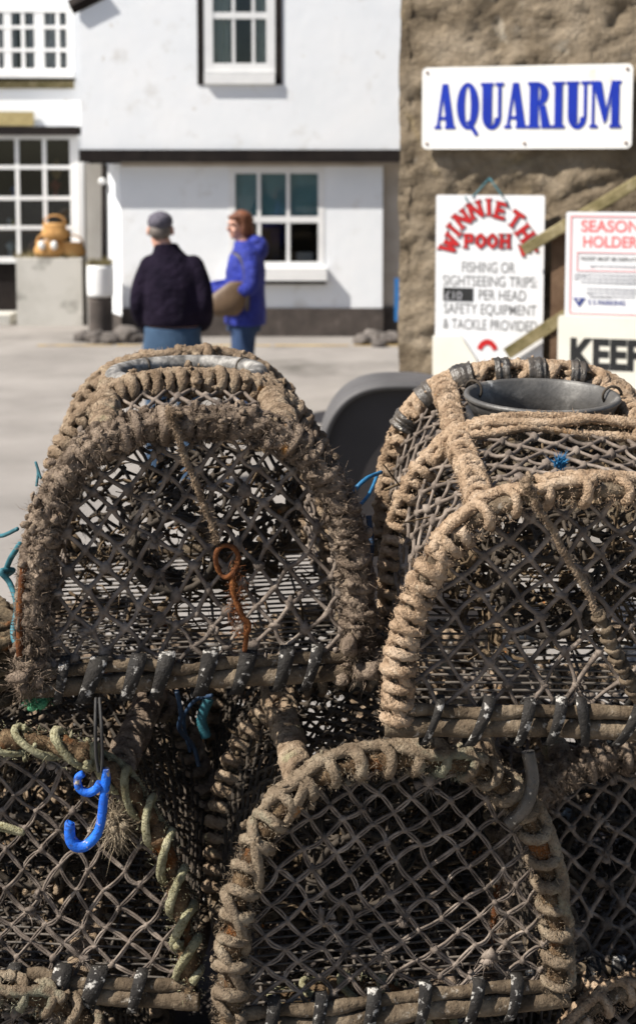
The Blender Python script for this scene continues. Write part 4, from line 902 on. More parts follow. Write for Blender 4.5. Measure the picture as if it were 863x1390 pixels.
tag(mb.build('road_marking', M['yellow_line'], None, False), kind='structure')
mb = MB(); mb.box(px(536, 14.5), px(536, 14.5) + .5, 14.5, 14.53, .35, pz(378, 14.5)); mb.box(px(536, 14.5) + .05, px(536, 14.5) + .09, 14.53, 14.57, 0, 1.); mb.box(px(536, 14.5) + .41, px(536, 14.5) + .45, 14.53, 14.57, 0, 1.)
mb2 = mat('blue_board_paint', [(.3, lin(.01, .14, .42)), (.7, lin(.02, .19, .5))], 5, .5)
tag(mb.build('blue_board', mb2, None, False), 'blue board standing just behind the corner of the stone building', 'board')

# ------------------------------------------------------------------ stone building with the signs
P0 = np.array([W(541, 300, 7.85)[0], 7.85]); AW = R(16); TD = np.array([math.cos(AW), -math.sin(AW)]); ND = np.array([-math.sin(AW), -math.cos(AW)])   # along and out of the wall
def on_wall(px_, py_, out=0.):
    """(t, z) along the wall plane, moved out by 'out', under a photo pixel"""
    o = np.array([0, 0, CAM_Z]); d = W(px_, py_, 1.) - o; n = np.array([ND[0], ND[1], 0]); p = np.array([P0[0], P0[1], 0]) + n * out
    k = (p - o).dot(n) / d.dot(n); q = o + d * k
    return (q[:2] - P0).dot(TD), q[2]
def wall_xyz(t, out, z): return np.array([P0[0] + TD[0] * t + ND[0] * out, P0[1] + TD[1] * t + ND[1] * out, z])
sb = empty('stone_building', (0, 0, 0), label='rough brown stone building carrying the painted signs', cat='building')
def stone_disp(p):
    v = Vector(p)
    d = .032 * mnoise.fractal(v * 1.6, 1., 2.1, 3) + .020 * mnoise.fractal(Vector((v.x * 3.2, v.y * 3.2, v.z * 5.5)), 1., 2.1, 4) + .020 * mnoise.fractal(Vector((v.x * 13, v.y * 13, v.z * 20)), 1., 2., 3)
    d += -.022 * max(0, 1 - abs(mnoise.noise(Vector((v.x * .9, v.y * .9, v.z * 2.3)) + Vector((4, 2, 1)))) / .05)
    return d
def stone_sheet(mb, p0, ux, n, w_, zh, st=.028):
    nu, nv = int(w_ / st) + 1, int(zh / st) + 1; V = np.empty((nu, nv, 3))
    for i in range(nu):
        for j in range(nv):
            b = np.array([p0[0] + ux[0] * w_ * i / (nu - 1), p0[1] + ux[1] * w_ * i / (nu - 1), zh * j / (nv - 1)])
            d = stone_disp(b); 
            edge = .02 * mnoise.noise(Vector((1, 7, b[2] * 4))) if i == 0 else 0
            V[i, j] = b + np.array([n[0], n[1], 0]) * d + np.array([ux[0], ux[1], 0]) * edge
    i = np.arange(nu - 1)[:, None]; j = np.arange(nv - 1)[None, :]
    mb.add(V.reshape(-1, 3), np.stack([i * nv + j, (i + 1) * nv + j, (i + 1) * nv + j + 1, i * nv + j + 1], -1).reshape(-1, 4))
mb = MB(); stone_sheet(mb, P0, TD, ND, 3.4, 4.6)
mb.build('front_wall', M['stone'], sb)
ED = -ND; mb = MB(); stone_sheet(mb, P0 + TD * .05 + ED * 5, -ED, np.array([-TD[0], -TD[1]]), 5.0, 4.6, .06); mb.build('end_wall', M['stone'], sb)
mb = MB(); q = [P0 + ED * .12 + TD * .1, P0 + TD * 6 + ED * .12, P0 + TD * 6 + ED * 5, P0 + TD * .1 + ED * 5]; prism(mb, q, 0, 4.58)
mb.build('rubble_core', M['stone'], sb, False)
mb = MB(); q = [P0 + TD * 3.4, P0 + TD * 6, P0 + TD * 6 + ED * .12, P0 + TD * 3.4 + ED * .12]; prism(mb, q, 0, 4.6); mb.build('side_wall', M['stone'], sb, False)
mb = MB(); prism(mb, [P0 - TD * .2 - ED * .25, P0 + TD * 6.2 - ED * .25, P0 + TD * 6.2 + ED * 5.2, P0 - TD * .2 + ED * 5.2], 4.6, 4.72); mb.build('roof', M['slate'], sb, False)

# lettering: flat strokes on a board; each piece 0.2 mm proud of the last so that no two share a plane
_k = [0]
def slab(mb, pts, mapf, out):
    _k[0] = (_k[0] + 1) % 12; d = out + .0025 + _k[0] * .00022
    n = len(pts); F = [mapf(x, z, d) for x, z in pts]; Bk = [mapf(x, z, out) for x, z in pts]
    b = mb.n; mb.v.append(np.array(F + Bk)); mb.n += 2 * n; mb.ng.append([b + i for i in range(n)]); mb.q.append(np.array([[b + (i + 1) % n, b + i, b + n + i, b + n + (i + 1) % n] for i in range(n)]))
def ring_slab(mb, c, ro, ri, a0, a1, mapf, out, n=28):
    """part of an oval ring as a strip"""
    a = np.linspace(a0, a1, n)
    for k in range(n - 1):
        p = [(c[0] + r[0] * math.cos(q), c[1] + r[1] * math.sin(q)) for q, r in ((a[k], ro), (a[k + 1], ro), (a[k + 1], ri), (a[k], ri))]
        d = out + .0025; b = mb.n; mb.v.append(np.array([mapf(x, z, d) for x, z in p])); mb.n += 4; mb.q.append(np.array([[b, b + 1, b + 2, b + 3]]))
def serif_letters(mb, word, x, z0, H, mapf, out, wid, gap):
    for ch, wd_ in zip(word, wid):
        X = lambda u: x + u * wd_; Z = lambda v: z0 + v * H
        S = lambda pts: slab(mb, [(X(u), Z(v)) for u, v in pts], mapf, out)
        serif = lambda u0, u1, v: S([(u0, v), (u1, v), (u1, v + .065), (u0, v + .065)])
        if ch == 'A':
            S([(.36, 1), (.66, 1), (1.0, .0), (.58, .0)]); S([(.37, 1), (.50, .95), (.22, .0), (.07, .0)]); S([(.22, .20), (.70, .20), (.70, .27), (.24, .27)]); serif(-.02, .32, 0); serif(.52, 1.04, 0)
        elif ch in 'QO':
            ring_slab(mb, (X(.5), Z(.5)), (wd_ * .5, H * .52), (wd_ * .13, H * .43), 0, 2 * math.pi, mapf, out, 40)
            if ch == 'Q': S([(.44, .14), (.60, .20), (1.0, -.12), (.84, -.17), (.70, -.06)])
        elif ch == 'U':
            S([(.06, 1), (.50, 1), (.50, .22), (.06, .22)]); S([(.78, 1), (.93, 1), (.93, .22), (.78, .22)])
            ring_slab(mb, (X(.5), Z(.24)), (wd_ * .43, H * .27), (wd_ * .14, H * .17), math.pi, 2 * math.pi, mapf, out, 24); serif(-.02, .56, .945); serif(.66, 1.04, .945)
            S([(.06, .25), (.50, .25), (.50, .10), (.22, .06)])
        elif ch == 'R':
            S([(.06, 1), (.46, 1), (.46, 0), (.06, 0)]); ring_slab(mb, (X(.44), Z(.745)), (wd_ * .48, H * .255), (wd_ * .11, H * .175), -math.pi / 2, math.pi / 2, mapf, out, 24)
            S([(.50, .50), (.78, .50), (1.02, 0), (.62, 0)]); serif(-.02, .52, 0); serif(-.02, .48, .945); serif(.60, 1.06, 0)
        elif ch == 'I':
            S([(.18, 1), (.82, 1), (.82, 0), (.18, 0)]); serif(-.02, 1.02, 0); serif(-.02, 1.02, .945)
        elif ch == 'M':
            S([(.04, 1), (.13, 1), (.13, 0), (.04, 0)]); S([(.70, 1), (.96, 1), (.96, 0), (.70, 0)]); S([(.06, 1), (.36, 1), (.57, .22), (.46, .08)]); S([(.70, 1), (.78, 1), (.54, .14), (.47, .20)])
            serif(-.03, .24, 0); serif(.64, 1.03, 0); serif(-.03, .30, .945); serif(.70, 1.03, .945)
        x += wd_ + gap
def text_mesh(txt, size, align='CENTER', bold=0., xs=1.):
    cu = bpy.data.curves.new('t', 'FONT'); cu.body = txt; cu.size = size; cu.align_x = align; cu.offset = bold
    o = bpy.data.objects.new('t', cu); COL.objects.link(o); dg = bpy.context.evaluated_depsgraph_get()
    me = bpy.data.meshes.new_from_object(o.evaluated_get(dg)); bpy.data.objects.remove(o); bpy.data.curves.remove(cu)
    V = np.array([v.co[:] for v in me.vertices]); F = [list(p.vertices) for p in me.polygons]; bpy.data.meshes.remove(me)
    V[:, 0] *= xs; return V, F
def lettering(parent, txt, x, z, size, m, mapf, out, align='CENTER', bold=0., xs=1., rot=0.):
    V, F = text_mesh(txt, size, align, bold, xs); c, s = math.cos(rot), math.sin(rot); mb = MB()
    P = np.array([mapf(x + v[0] * c - v[1] * s, z + v[0] * s + v[1] * c, out) for v in V]); b = mb.n; mb.v.append(P); mb.n += len(P)
    for f in F: mb.ng.append(f)
    return mb.build('lettering', M[m], parent, False)
def board(name, m, x0, x1, z0, z1, mapf, o0, o1, rad=.02):
    pts = []
    for cx_, cz_, a0 in ((x1 - rad, z1 - rad, 0), (x0 + rad, z1 - rad, 90), (x0 + rad, z0 + rad, 180), (x1 - rad, z0 + rad, 270)):
        for a in np.linspace(a0, a0 + 90, 6): pts.append((cx_ + rad * math.cos(R(a)), cz_ + rad * math.sin(R(a))))
    mb = MB(); n = len(pts); F = [mapf(x, z, o1) for x, z in pts]; Bk = [mapf(x, z, o0) for x, z in pts]
    mb.v.append(np.array(F + Bk)); mb.n = 2 * n; mb.ng.append(list(range(n))); mb.ng.append(list(range(n, 2 * n))[::-1]); mb.q.append(np.array([[(i + 1) % n, i, n + i, n + (i + 1) % n] for i in range(n)]))
    return mb.build(name, m, None, False)
wm = lambda x, z, d: wall_xyz(x, d, z)
# big blue-lettered sign
OA = .075
tl, tr = on_wall(572.5, 150, OA), on_wall(857.5, 145, OA); z1 = on_wall(715, 89, OA)[1]; z0 = on_wall(715, 202, OA)[1]
sgn = tag(board('aquarium_sign', M['sign_white'], tl[0], tr[0], z0, z1, wm, OA - .04, OA, .03), 'white board reading AQUARIUM in tall blue serif letters', 'sign')
ta, tb = on_wall(590, 150, OA)[0], on_wall(841, 150, OA)[0]; lz0, lz1 = on_wall(715, 174, OA)[1], on_wall(715, 112, OA)[1]
wid = np.array([1., 1.12, 1.08, 1.05, 1.08, .58, 1.05, 1.42]); gap = .012
wid = wid / wid.sum() * ((tb - ta) - gap * 7)
mb = MB(); serif_letters(mb, 'AQUARIUM', ta, lz0, lz1 - lz0, wm, OA + .001, wid, gap); mb.build('lettering', M['ink_blue'], sgn, False)
for (a, b) in ((tl[0] + .03, z0 + .03), (tr[0] - .03, z0 + .03), (tl[0] + .03, z1 - .03), (tr[0] - .03, z1 - .03), ((tl[0] + tr[0]) / 2, z0 + .03)):
    mb = MB(); mb.ell(wm(a, b, OA), (.009, .009, .009)); mb.build('screw', M['rust'], sgn)
# fishing trip board: hangs on a cord, lower corner clipped
OB = .10
b0, b1 = on_wall(591.5, 300, OB)[0], on_wall(738.5, 300, OB)[0]; bz1, bz0 = on_wall(665, 265, OB)[1], on_wall(665, 508, OB)[1]
trip = tag(board('trip_board', M['sign_cool'], b0, b1, bz0, bz1, wm, OB - .02, OB, .012), 'tall white board advertising fishing trips in arched red letters', 'sign')
tx = lambda x_, y_: on_wall(x_, y_, OB)
# arched red words with black edging, as slab strokes
def glyph(ch):
    st = {'W': [((0, 1), (.28, 0)), ((.28, 0), (.5, .8)), ((.5, .8), (.72, 0)), ((.72, 0), (1, 1))], 'I': [((.5, 0), (.5, 1))], 'N': [((.1, 0), (.1, 1)), ((.1, 1), (.9, 0)), ((.9, 0), (.9, 1))],
          'E': [((.15, 0), (.15, 1)), ((.15, .94), (.85, .94)), ((.15, .5), (.7, .5)), ((.15, .06), (.85, .06))], 'T': [((.5, 0), (.5, 1)), ((.02, .94), (.98, .94))], 'H': [((.12, 0), (.12, 1)), ((.88, 0), (.88, 1)), ((.12, .5), (.88, .5))],
          'P': [((.18, 0), (.18, 1)), ((.18, .93), (.8, .93)), ((.18, .48), (.8, .48)), ((.82, .48), (.82, .93))], 'O': [((.5, .03), (.12, .3)), ((.12, .3), (.12, .7)), ((.12, .7), (.5, .97)), ((.5, .97), (.88, .7)), ((.88, .7), (.88, .3)), ((.88, .3), (.5, .03))]}[ch]
    sf = {'W': [(0, 1), (1, 1), (.5, .85)], 'I': [(.5, 0), (.5, 1)], 'N': [(.1, 0), (.1, 1), (.9, 1)], 'E': [(.15, 0), (.15, 1)], 'T': [(.5, 0)], 'H': [(.12, 0), (.12, 1), (.88, 0), (.88, 1)], 'P': [(.18, 0), (.18, 1)], 'O': []}[ch]
    return st, sf
def stroke_letter(mb, ch, c, w_, H, rot, wt, out):
    st, sf = glyph(ch); ca, sa = math.cos(rot), math.sin(rot)
    def mp(u, v): x, z = (u - .5) * w_, (v - .5) * H; return c[0] + x * ca - z * sa, c[1] + x * sa + z * ca
    for a, b in st:
        A, B = np.array(mp(*a)), np.array(mp(*b)); d = (B - A) / np.linalg.norm(B - A); n = np.array([-d[1], d[0]]) * wt / 2; e = d * wt * .18
        slab(mb, [tuple(A - n - e), tuple(B - n + e), tuple(B + n + e), tuple(A + n - e)][::1], wm, out)
    for u, v in sf:
        A = np.array(mp(u - wt * .85 / w_, v)); B = np.array(mp(u + wt * .85 / w_, v)); d = (B - A) / np.linalg.norm(B - A); n = np.array([-d[1], d[0]]) * wt * .22
        slab(mb, [tuple(A - n), tuple(B - n), tuple(B + n), tuple(A + n)], wm, out)
sc_b = (b1 - b0) / 147.
arc = [('W', 610, 331, 62), ('I', 616, 312, 50), ('N', 627, 297, 38), ('N', 645, 285, 20), ('I', 663, 281, 3), ('E', 680, 286, -14), ('T', 699, 298, -33), ('H', 712, 317, -52), ('E', 717, 338, -70)]
for m_, grow, oo in (('ink_black', 1.0, .0008), ('ink_red', .0, .0042)):
    mb = MB()
    for ch, x_, y_, a_ in arc: stroke_letter(mb, ch, tx(x_, y_), (8 if ch == 'I' else 21 if ch == 'W' else 17) * sc_b, 21 * sc_b, R(a_), (4.5 + grow * 1.3) * sc_b, OB + oo)
    for ch, x_ in zip('POOH', (636, 652, 668, 685)): stroke_letter(mb, ch, tx(x_, 327), 13 * sc_b, 18 * sc_b, 0, (3.9 + grow * 1.3) * sc_b, OB + oo)
    mb.build('lettering', M[m_], trip, False)
for txt, x_, y_, al in (('FISHING OR', 662, 370, 'C'), ('SIGHTSEEING TRIPS:', 664, 389, 'C'), ('PER HEAD', 681, 408, 'C'), ('SAFETY EQUIPMENT', 664, 427, 'C'), ('& TACKLE PROVIDED', 664, 448, 'C')):
    p = tx(x_, y_); wl = {'FISHING OR': 72, 'SIGHTSEEING TRIPS:': 128, 'PER HEAD': 64, 'SAFETY EQUIPMENT': 126, '& TACKLE PROVIDED': 128}[txt]
    V, F = text_mesh(txt, 1.); k = wl * sc_b / (V[:, 0].max() - V[:, 0].min()); sz = 20.5 * sc_b
    lettering(trip, txt, p[0], p[1], sz, 'ink_grey', wm, OB + .0015, bold=.0006, xs=k / sz)
p = tx(601, 408); q = tx(642, 391); bk = MB(); slab(bk, [(p[0], p[1]), (q[0], p[1]), (q[0], q[1]), (p[0], q[1])], wm, OB); bk.build('price_patch', M['ink_black'], trip, False)
p = tx(603, 406); lettering(trip, '£10', p[0], p[1], 16 * sc_b, 'ink_pale', wm, OB + .0065, align='LEFT')
mb = MB(); ring_slab(mb, tx(661, 480), (15 * sc_b, 20 * sc_b), (8 * sc_b, 12 * sc_b), .35, 2.8, wm, OB + .001); mb.build('red_mark', M['ink_red'], trip, False)
mb = MB(); pts = [wm(*tx(641, 268), OB + .004), wm(*tx(663, 242), .07), wm(*tx(683, 268), OB + .004)]
for a, b in zip(pts[:-1], pts[1:]): mb.tube(np.linspace(a, b, 6), .0055, 8)
for x_, y_, dx in ((634, 272, -3), (688, 276, -2)): mb.tube(np.linspace(wm(*tx(x_ + dx, y_ - 5), OB + .006), wm(*tx(x_ - dx, y_ + 6), OB + .006), 4), .005, 6)
mb.build('hanging_cord', M['teal_cord'], trip)
# pale corner flap of sheet and mossy board across the bottom of the trip board
mb = MB(); pts = [tx(588, 455), tx(626, 455), tx(652, 496), tx(588, 520)]
prof = [(a, b) for a, b in pts][::-1]; n = 4; F = [wm(a, b, OB + .03) for a, b in prof]; K = [wm(a, b, OB + .012) for a, b in prof]; mb.v.append(np.array(F + K)); mb.n = 8; mb.ng += [[3, 2, 1, 0], [4, 5, 6, 7]]; mb.q.append(np.array([[i, (i + 1) % 4, 4 + (i + 1) % 4, 4 + i] for i in range(4)]))
tag(mb.build('cream_sheet', M['sign_cream'], None, False), 'cream sheet leaning over the lower left corner of the fishing trip board', 'sheet')
# timber stair rail in front of the wall
rail = empty('timber_handrail', (0, 0, 0), label='weathered timber handrail sloping up past the signs on a brown post', cat='handrail')
OR_ = .205
def wp(x_, y_, out): t_, z_ = on_wall(x_, y_, out); return wall_xyz(t_, out, z_)
def beam(a, b, hw, hh):
    a, b = np.array(a), np.array(b); d = (b - a) / np.linalg.norm(b - a); n = np.array([ND[0], ND[1], 0]); n = n - d * n.dot(d); n /= np.linalg.norm(n); u = np.cross(d, n)
    V = [p + n * i * hw + u * j * hh for p in (a, b) for i, j in ((-1, -1), (1, -1), (1, 1), (-1, 1))]
    mb = MB(); mb.add(V, [[0, 1, 2, 3], [7, 6, 5, 4], [0, 4, 5, 1], [1, 5, 6, 2], [2, 6, 7, 3], [3, 7, 4, 0]]); return mb
a_, b_ = wp(710, 340, OR_), wp(900, 226, OR_); mb = beam(a_, b_, .03, .032); o = mb.build('rail', M['mossy_timber'], rail, False); m_ = o.modifiers.new('b', 'BEVEL'); m_.width = .008; m_.segments = 2
a_, b_ = wp(688, 480, .16), wp(770, 426, .16); mb = beam(a_, b_, .02, .034); mb.build('lower_rail', M['mossy_timber'], rail, False)
q0 = on_wall(747, 400, .165); q1 = on_wall(769, 400, .165)
mb = MB(); mb.v.append(np.array([wall_xyz(t_, o_, z_) for z_ in (0, on_wall(760, 318, .165)[1]) for t_, o_ in ((q0[0], .165), (q1[0], .165), (q1[0], .10), (q0[0], .10))])); mb.n = 8; mb.q.append(np.array([[0, 3, 2, 1], [4, 5, 6, 7], [0, 1, 5, 4], [1, 2, 6, 5], [2, 3, 7, 6], [3, 0, 4, 7]])); mb.build('post', M['brown_board'], rail, False)
# season ticket sign
OS = .262
sx = lambda x_, y_: on_wall(x_, y_, OS)
s0, s1 = sx(767, 350)[0], sx(888, 350)[0]; sz1, sz0 = sx(815, 288)[1], sx(815, 431)[1]
se = tag(board('parking_sign', M['sign_cool'], s0, s1, sz0, sz1, wm, OS - .018, OS, .012), 'white sign with a thin red border and red words SEASON HOLDER', 'sign')
ks = (s1 - s0) / 121.
def frame_rect(parent, xa, xb, za, zb, wt, m):
    mb = MB()
    for p in ([(xa, za), (xb, za), (xb, za + wt), (xa, za + wt)], [(xa, zb - wt), (xb, zb - wt), (xb, zb), (xa, zb)], [(xa, za + wt), (xa + wt, za + wt), (xa + wt, zb - wt), (xa, zb - wt)], [(xb - wt, za + wt), (xb, za + wt), (xb, zb - wt), (xb - wt, zb - wt)]): slab(mb, p, wm, OS)
    mb.build('border_line', M[m], parent, False)
zz = lambda y_: sx(815, y_)[1]; xx_ = lambda x_: sx(x_, 350)[0]
frame_rect(se, xx_(772.5), xx_(882.5), zz(427), zz(292.5), 2.2 * ks, 'ink_pale_pink'); frame_rect(se, xx_(782), xx_(874), zz(368), zz(342), 1.2 * ks, 'ink_pale_pink')
def fit(parent, txt, x0_, x1_, y_, hpx, m, bold=0.):
    V, F = text_mesh(txt, 1., 'LEFT'); wv = V[:, 0].max() - V[:, 0].min(); hv = V[:, 1].max(); s = hpx * ks / hv
    lettering(parent, txt, xx_(x0_) - V[:, 0].min() * s, zz(y_), s, m, wm, OS + .0015, align='LEFT', bold=bold, xs=(xx_(x1_) - xx_(x0_)) / (wv * s))
fit(se, 'SEASON', 788, 866, 314.5, 15.5, 'ink_pink', .002); fit(se, 'HOLDER', 791, 864, 335.5, 15, 'ink_pink', .002)
fit(se, 'TICKET MUST BE DISPLAYED', 787, 871, 354, 5, 'ink_grey', .0008); 
mb = MB()
for y_, xa_, xb_ in ((362, 800, 862), (374, 779, 880), (379, 779, 878), (384, 788, 872), (393, 796, 870), (398, 796, 868), (403, 800, 862)):
    x_ = xa_
    while x_ < xb_:
        l_ = random.uniform(3, 9); slab(mb, [(xx_(x_), zz(y_)), (xx_(min(x_ + l_, xb_)), zz(y_)), (xx_(min(x_ + l_, xb_)), zz(y_ - 2)), (xx_(x_), zz(y_ - 2))], wm, OS); x_ += l_ + 1.5
tag(mb.build('small_print', M['ink_pale'], se, False), kind='stuff')
mb = MB(); slab(mb, [(xx_(778), zz(405)), (xx_(795), zz(405)), (xx_(786.5), zz(418))][::-1], wm, OS); mb.build('emblem', M['ink_navy'], se, False)
mb = MB(); slab(mb, [(xx_(783.5), zz(406.5)), (xx_(788), zz(406.5)), (xx_(785.8), zz(410.5))][::-1], wm, OS + .003); mb.build('emblem', M['sign_white'], se, False)
fit(se, 'S S PARKING', 799, 849, 414, 6.5, 'ink_navy', .001)
# KEEP sign
OK_ = .29
k0, k1 = on_wall(756, 480, OK_)[0], on_wall(930, 480, OK_)[0]; kz1, kz0 = on_wall(815, 430, OK_)[1], on_wall(815, 560, OK_)[1]
kp = tag(board('keep_sign', M['sign_cream'], k0, k1, kz0, kz1, wm, OK_ - .02, OK_, .02), 'cream board with heavy black word KEEP below the red-bordered sign', 'sign')
V, F = text_mesh('KEEP', 1., 'LEFT'); hgt = on_wall(815, 462, OK_)[1] - on_wall(815, 500, OK_)[1]; s = hgt / V[:, 1].max(); xa_, xb_ = on_wall(776, 480, OK_)[0], on_wall(874, 480, OK_)[0]
lettering(kp, 'KEEP', xa_ - V[:, 0].min() * s, on_wall(815, 500, OK_)[1], s, 'ink_black', wm, OK_ + .002, align='LEFT', bold=.010, xs=(xb_ - xa_) / ((V[:, 0].max() - V[:, 0].min()) * s))

# ------------------------------------------------------------------ dark bin between the pots and the street
YN = 5.6
bn = empty('wheeled_bin', (0, 0, 0), label='tall dark grey bin with a rounded lid edge between the pots and the street', cat='bin')
ctr = px(545, YN, 600); top = pz(524, YN); hw = ctr - px(433, YN, 600)
th = np.linspace(math.pi, 0, 60); c_, s2 = np.cos(th), np.sin(th)
hx = hw * np.sign(c_) * np.abs(c_) ** (2 / 2.9); hz = top - .42 + .42 * np.abs(s2) ** (2 / 2.4)
prof = [(ctr - hw, .1)] + [(ctr + a, b) for a, b in zip(hx, hz)] + [(ctr + hw, .1)]
mb = MB(); n = len(prof); V = [(a, YN, b) for a, b in prof] + [(a, YN + .34, b) for a, b in prof]; mb.v.append(np.array(V)); mb.n = 2 * n; mb.ng += [list(range(n))[::-1], list(range(n, 2 * n))]; mb.q.append(np.array([[i, (i + 1) % n, n + (i + 1) % n, n + i] for i in range(n)])); mb.build('bin_body', M['bin'], bn, False)
P = np.array([(a, YN - .01, b + .005) for a, b in prof[1:-1]]); mb = MB(); mb.tube(P, .020, 12, ry=.05); mb.build('lid_rim', M['bin_rim'], bn)
P2 = np.array([(a, YN + .17, b + .010) for a, b in prof[1:-1]]); mb = MB(); T_, N_, B2 = frames(P2); mb.tube(P2, .012, 8, ry=.15); mb.build('lid', M['bin_rim'], bn)
for dx in (-.2, .2): mb = MB(); mb.tube(np.array([(ctr + dx, YN + .1, .1), (ctr + dx + .06, YN + .1, .1)]), .10, 20); mb.build('wheel', M['rubber'], bn)

# ------------------------------------------------------------------ people
def limb(mb, pts, rs, sides=16, flat=1.):
    P = spline(pts, 24); r = np.interp(np.linspace(0, len(pts) - 1, 24), np.arange(len(pts)), rs); mb.tube(P, r, sides)
    for p, q in ((P[0], r[0]), (P[-1], r[-1])): mb.ell(p, (q, q, q))
def torso(mb, secs):
    secs = [tuple(s) + (0,) * (5 - len(s)) for s in secs]
    z = np.array([s[0] for s in secs]); zi = np.linspace(z[0], z[-1], 34); g = lambda k: np.interp(zi, z, [s[k] for s in secs])
    P = np.stack([g(3) if len(secs[0]) > 3 else np.zeros(34), g(4) if len(secs[0]) > 4 else np.zeros(34), zi], 1)
    fr_ = (np.tile([0, 0, 1.], (34, 1)), np.tile([1., 0, 0], (34, 1)), np.tile([0, 1., 0], (34, 1))); mb.tube(P, g(1), 28, ry=g(2), fr=fr_)
def hand(mb, w_, d, side):
    """palm and five curled fingers beyond the wrist w_, pointing along d"""
    d = np.array(d, float); d /= np.linalg.norm(d); u = np.cross(d, [0, 0, 1.]); u = u / max(1e-6, np.linalg.norm(u)) if np.linalg.norm(u) > .2 else np.array([1., 0, 0]); v = np.cross(u, d)
    limb(mb, [w_, w_ + d * .05, w_ + d * .09], [.026, .032, .036])
    for k, (o, l) in enumerate(((-.027, .062), (-.009, .072), (.009, .068), (.026, .052))):
        a = w_ + d * .085 + u * o; mb.tube(spline([a, a + d * l * .5 - v * .008, a + d * l * .8 - v * .024, a + d * l * .85 - v * .042], 10), np.linspace(.0095, .0075, 10), 8)
    a = w_ + d * .03 + u * side * .03; mb.tube(spline([a, a + d * .03 + u * side * .022, a + d * .055 + u * side * .02 - v * .014], 10), np.linspace(.0115, .009, 10), 8)
def head_shape(mb, c, yaw, k=1.):
    """skull, jaw, nose, ears; faces +y before yaw"""
    Rm = np.array(Matrix.Rotation(yaw, 3, 'Z')); A = lambda o: c + (Rm @ np.array(o)) * k
    mb.ell(A((0, -.012, .03)), np.array((.074, .094, .088)) * k, Rm); mb.ell(A((0, .022, -.04)), np.array((.058, .066, .072)) * k, Rm)
    mb.ell(A((0, .05, -.082)), np.array((.03, .03, .024)) * k, Rm)
    mb.ell(A((0, .098, -.018)), np.array((.013, .022, .024)) * k, Rm); mb.ell(A((0, .088, .030)), np.array((.045, .010, .009)) * k, Rm)
    for s in (-1, 1): mb.ell(A((s * .076, -.008, -.005)), np.array((.012, .02, .032)) * k, Rm); mb.ell(A((s * .036, .068, -.03)), np.array((.018, .014, .016)) * k, Rm)
    return A, Rm
def shoe(mb, x, y0):
    mb.ell((x, y0 + .06, .045), (.048, .135, .045)); mb.ell((x, y0 - .02, .06), (.045, .06, .06))
# the man: back to the camera, hands in his jacket pockets
X0 = px(234, 8.36, 400)
man = empty('person', (X0, 8.36, 0), rz=R(-4), label='man seen from behind in flat grey cap, navy jacket and blue jeans', cat='person')
k = 1.0; hc = np.array([-.075, .02, 1.645])
mb = MB(); A, Rm = head_shape(mb, hc, R(8)); limb(mb, [hc + (0, -.02, -.05), np.array((-.035, -.01, 1.50)), np.array((0, 0, 1.42))], [.057, .06, .075])
torso(mb, [(.86, .16, .11), (1.0, .165, .115), (1.12, .16, .105), (1.3, .185, .115), (1.42, .17, .10), (1.50, .08, .07)])
for s in (-1, 1):
    limb(mb, [(s * .14, 0, 1.42), (s * .20, -.03, 1.18), (s * .17, .09, 1.05)], [.052, .042, .030]); hand(mb, np.array((s * .165, .09, 1.05)), (-s * .8, .25, -.45), -s)
    limb(mb, [(s * .09, 0, .90), (s * .10, .015, .50), (s * .11, -.02, .09)], [.085, .058, .042]); mb.ell((s * .11, .04, .04), (.04, .11, .035))
body = remeshed(mb, 'body', M['skin'], man, .0075, 3)
mb = MB(); torso(mb, [(1.045, .183, .135), (1.08, .192, .148), (1.15, .197, .152), (1.30, .198, .148), (1.40, .185, .125), (1.47, .125, .10, -.01, 0), (1.53, .085, .08, -.03, 0), (1.565, .074, .078, -.038, -.005)])
for s in (-1, 1): limb(mb, [(s * .135, 0, 1.425), (s * .185, -.02, 1.30), (s * .205, -.03, 1.18), (s * .20, .03, 1.09), (s * .17, .10, 1.04)], [.070, .068, .062, .056, .052])
remeshed(mb, 'jacket', M['navy_cloth'], man, .011, 4)
mb = MB(); torso(mb, [(.80, .175, .13), (.9, .185, .14), (1.04, .18, .13)])
for s in (-1, 1): limb(mb, [(s * .092, 0, .90), (s * .10, .015, .50), (s * .112, -.02, .07)], [.105, .080, .070])
remeshed(mb, 'jeans', M['jeans_blue'], man, .011, 3)
mb = MB(); mb.ell(A((0, -.025, .055)), np.array((.084, .106, .070)), Rm); mb.ell(A((0, .085, .062)), np.array((.068, .06, .016)), Rm); remeshed(mb, 'cap', M['cap'], man, .008, 2)
mb = MB(); mb.ell(A((0, -.045, .0)), np.array((.075, .072, .066)), Rm); mb.build('hair', M['hair_grey'], man)
for s in (-1, 1): mb = MB(); mb.ell(A((s * .033, .078, .012)), (.012, .010, .008)); mb.build('eye', M['eye'], man); mb = MB(); shoe(mb, s * .11, 0); mb.build('shoe', M['dark_leather'], man)
mb = MB(); mb.ell(A((0, .078, -.055)), (.022, .008, .007), Rm); mb.build('mouth', M['lip'], man)

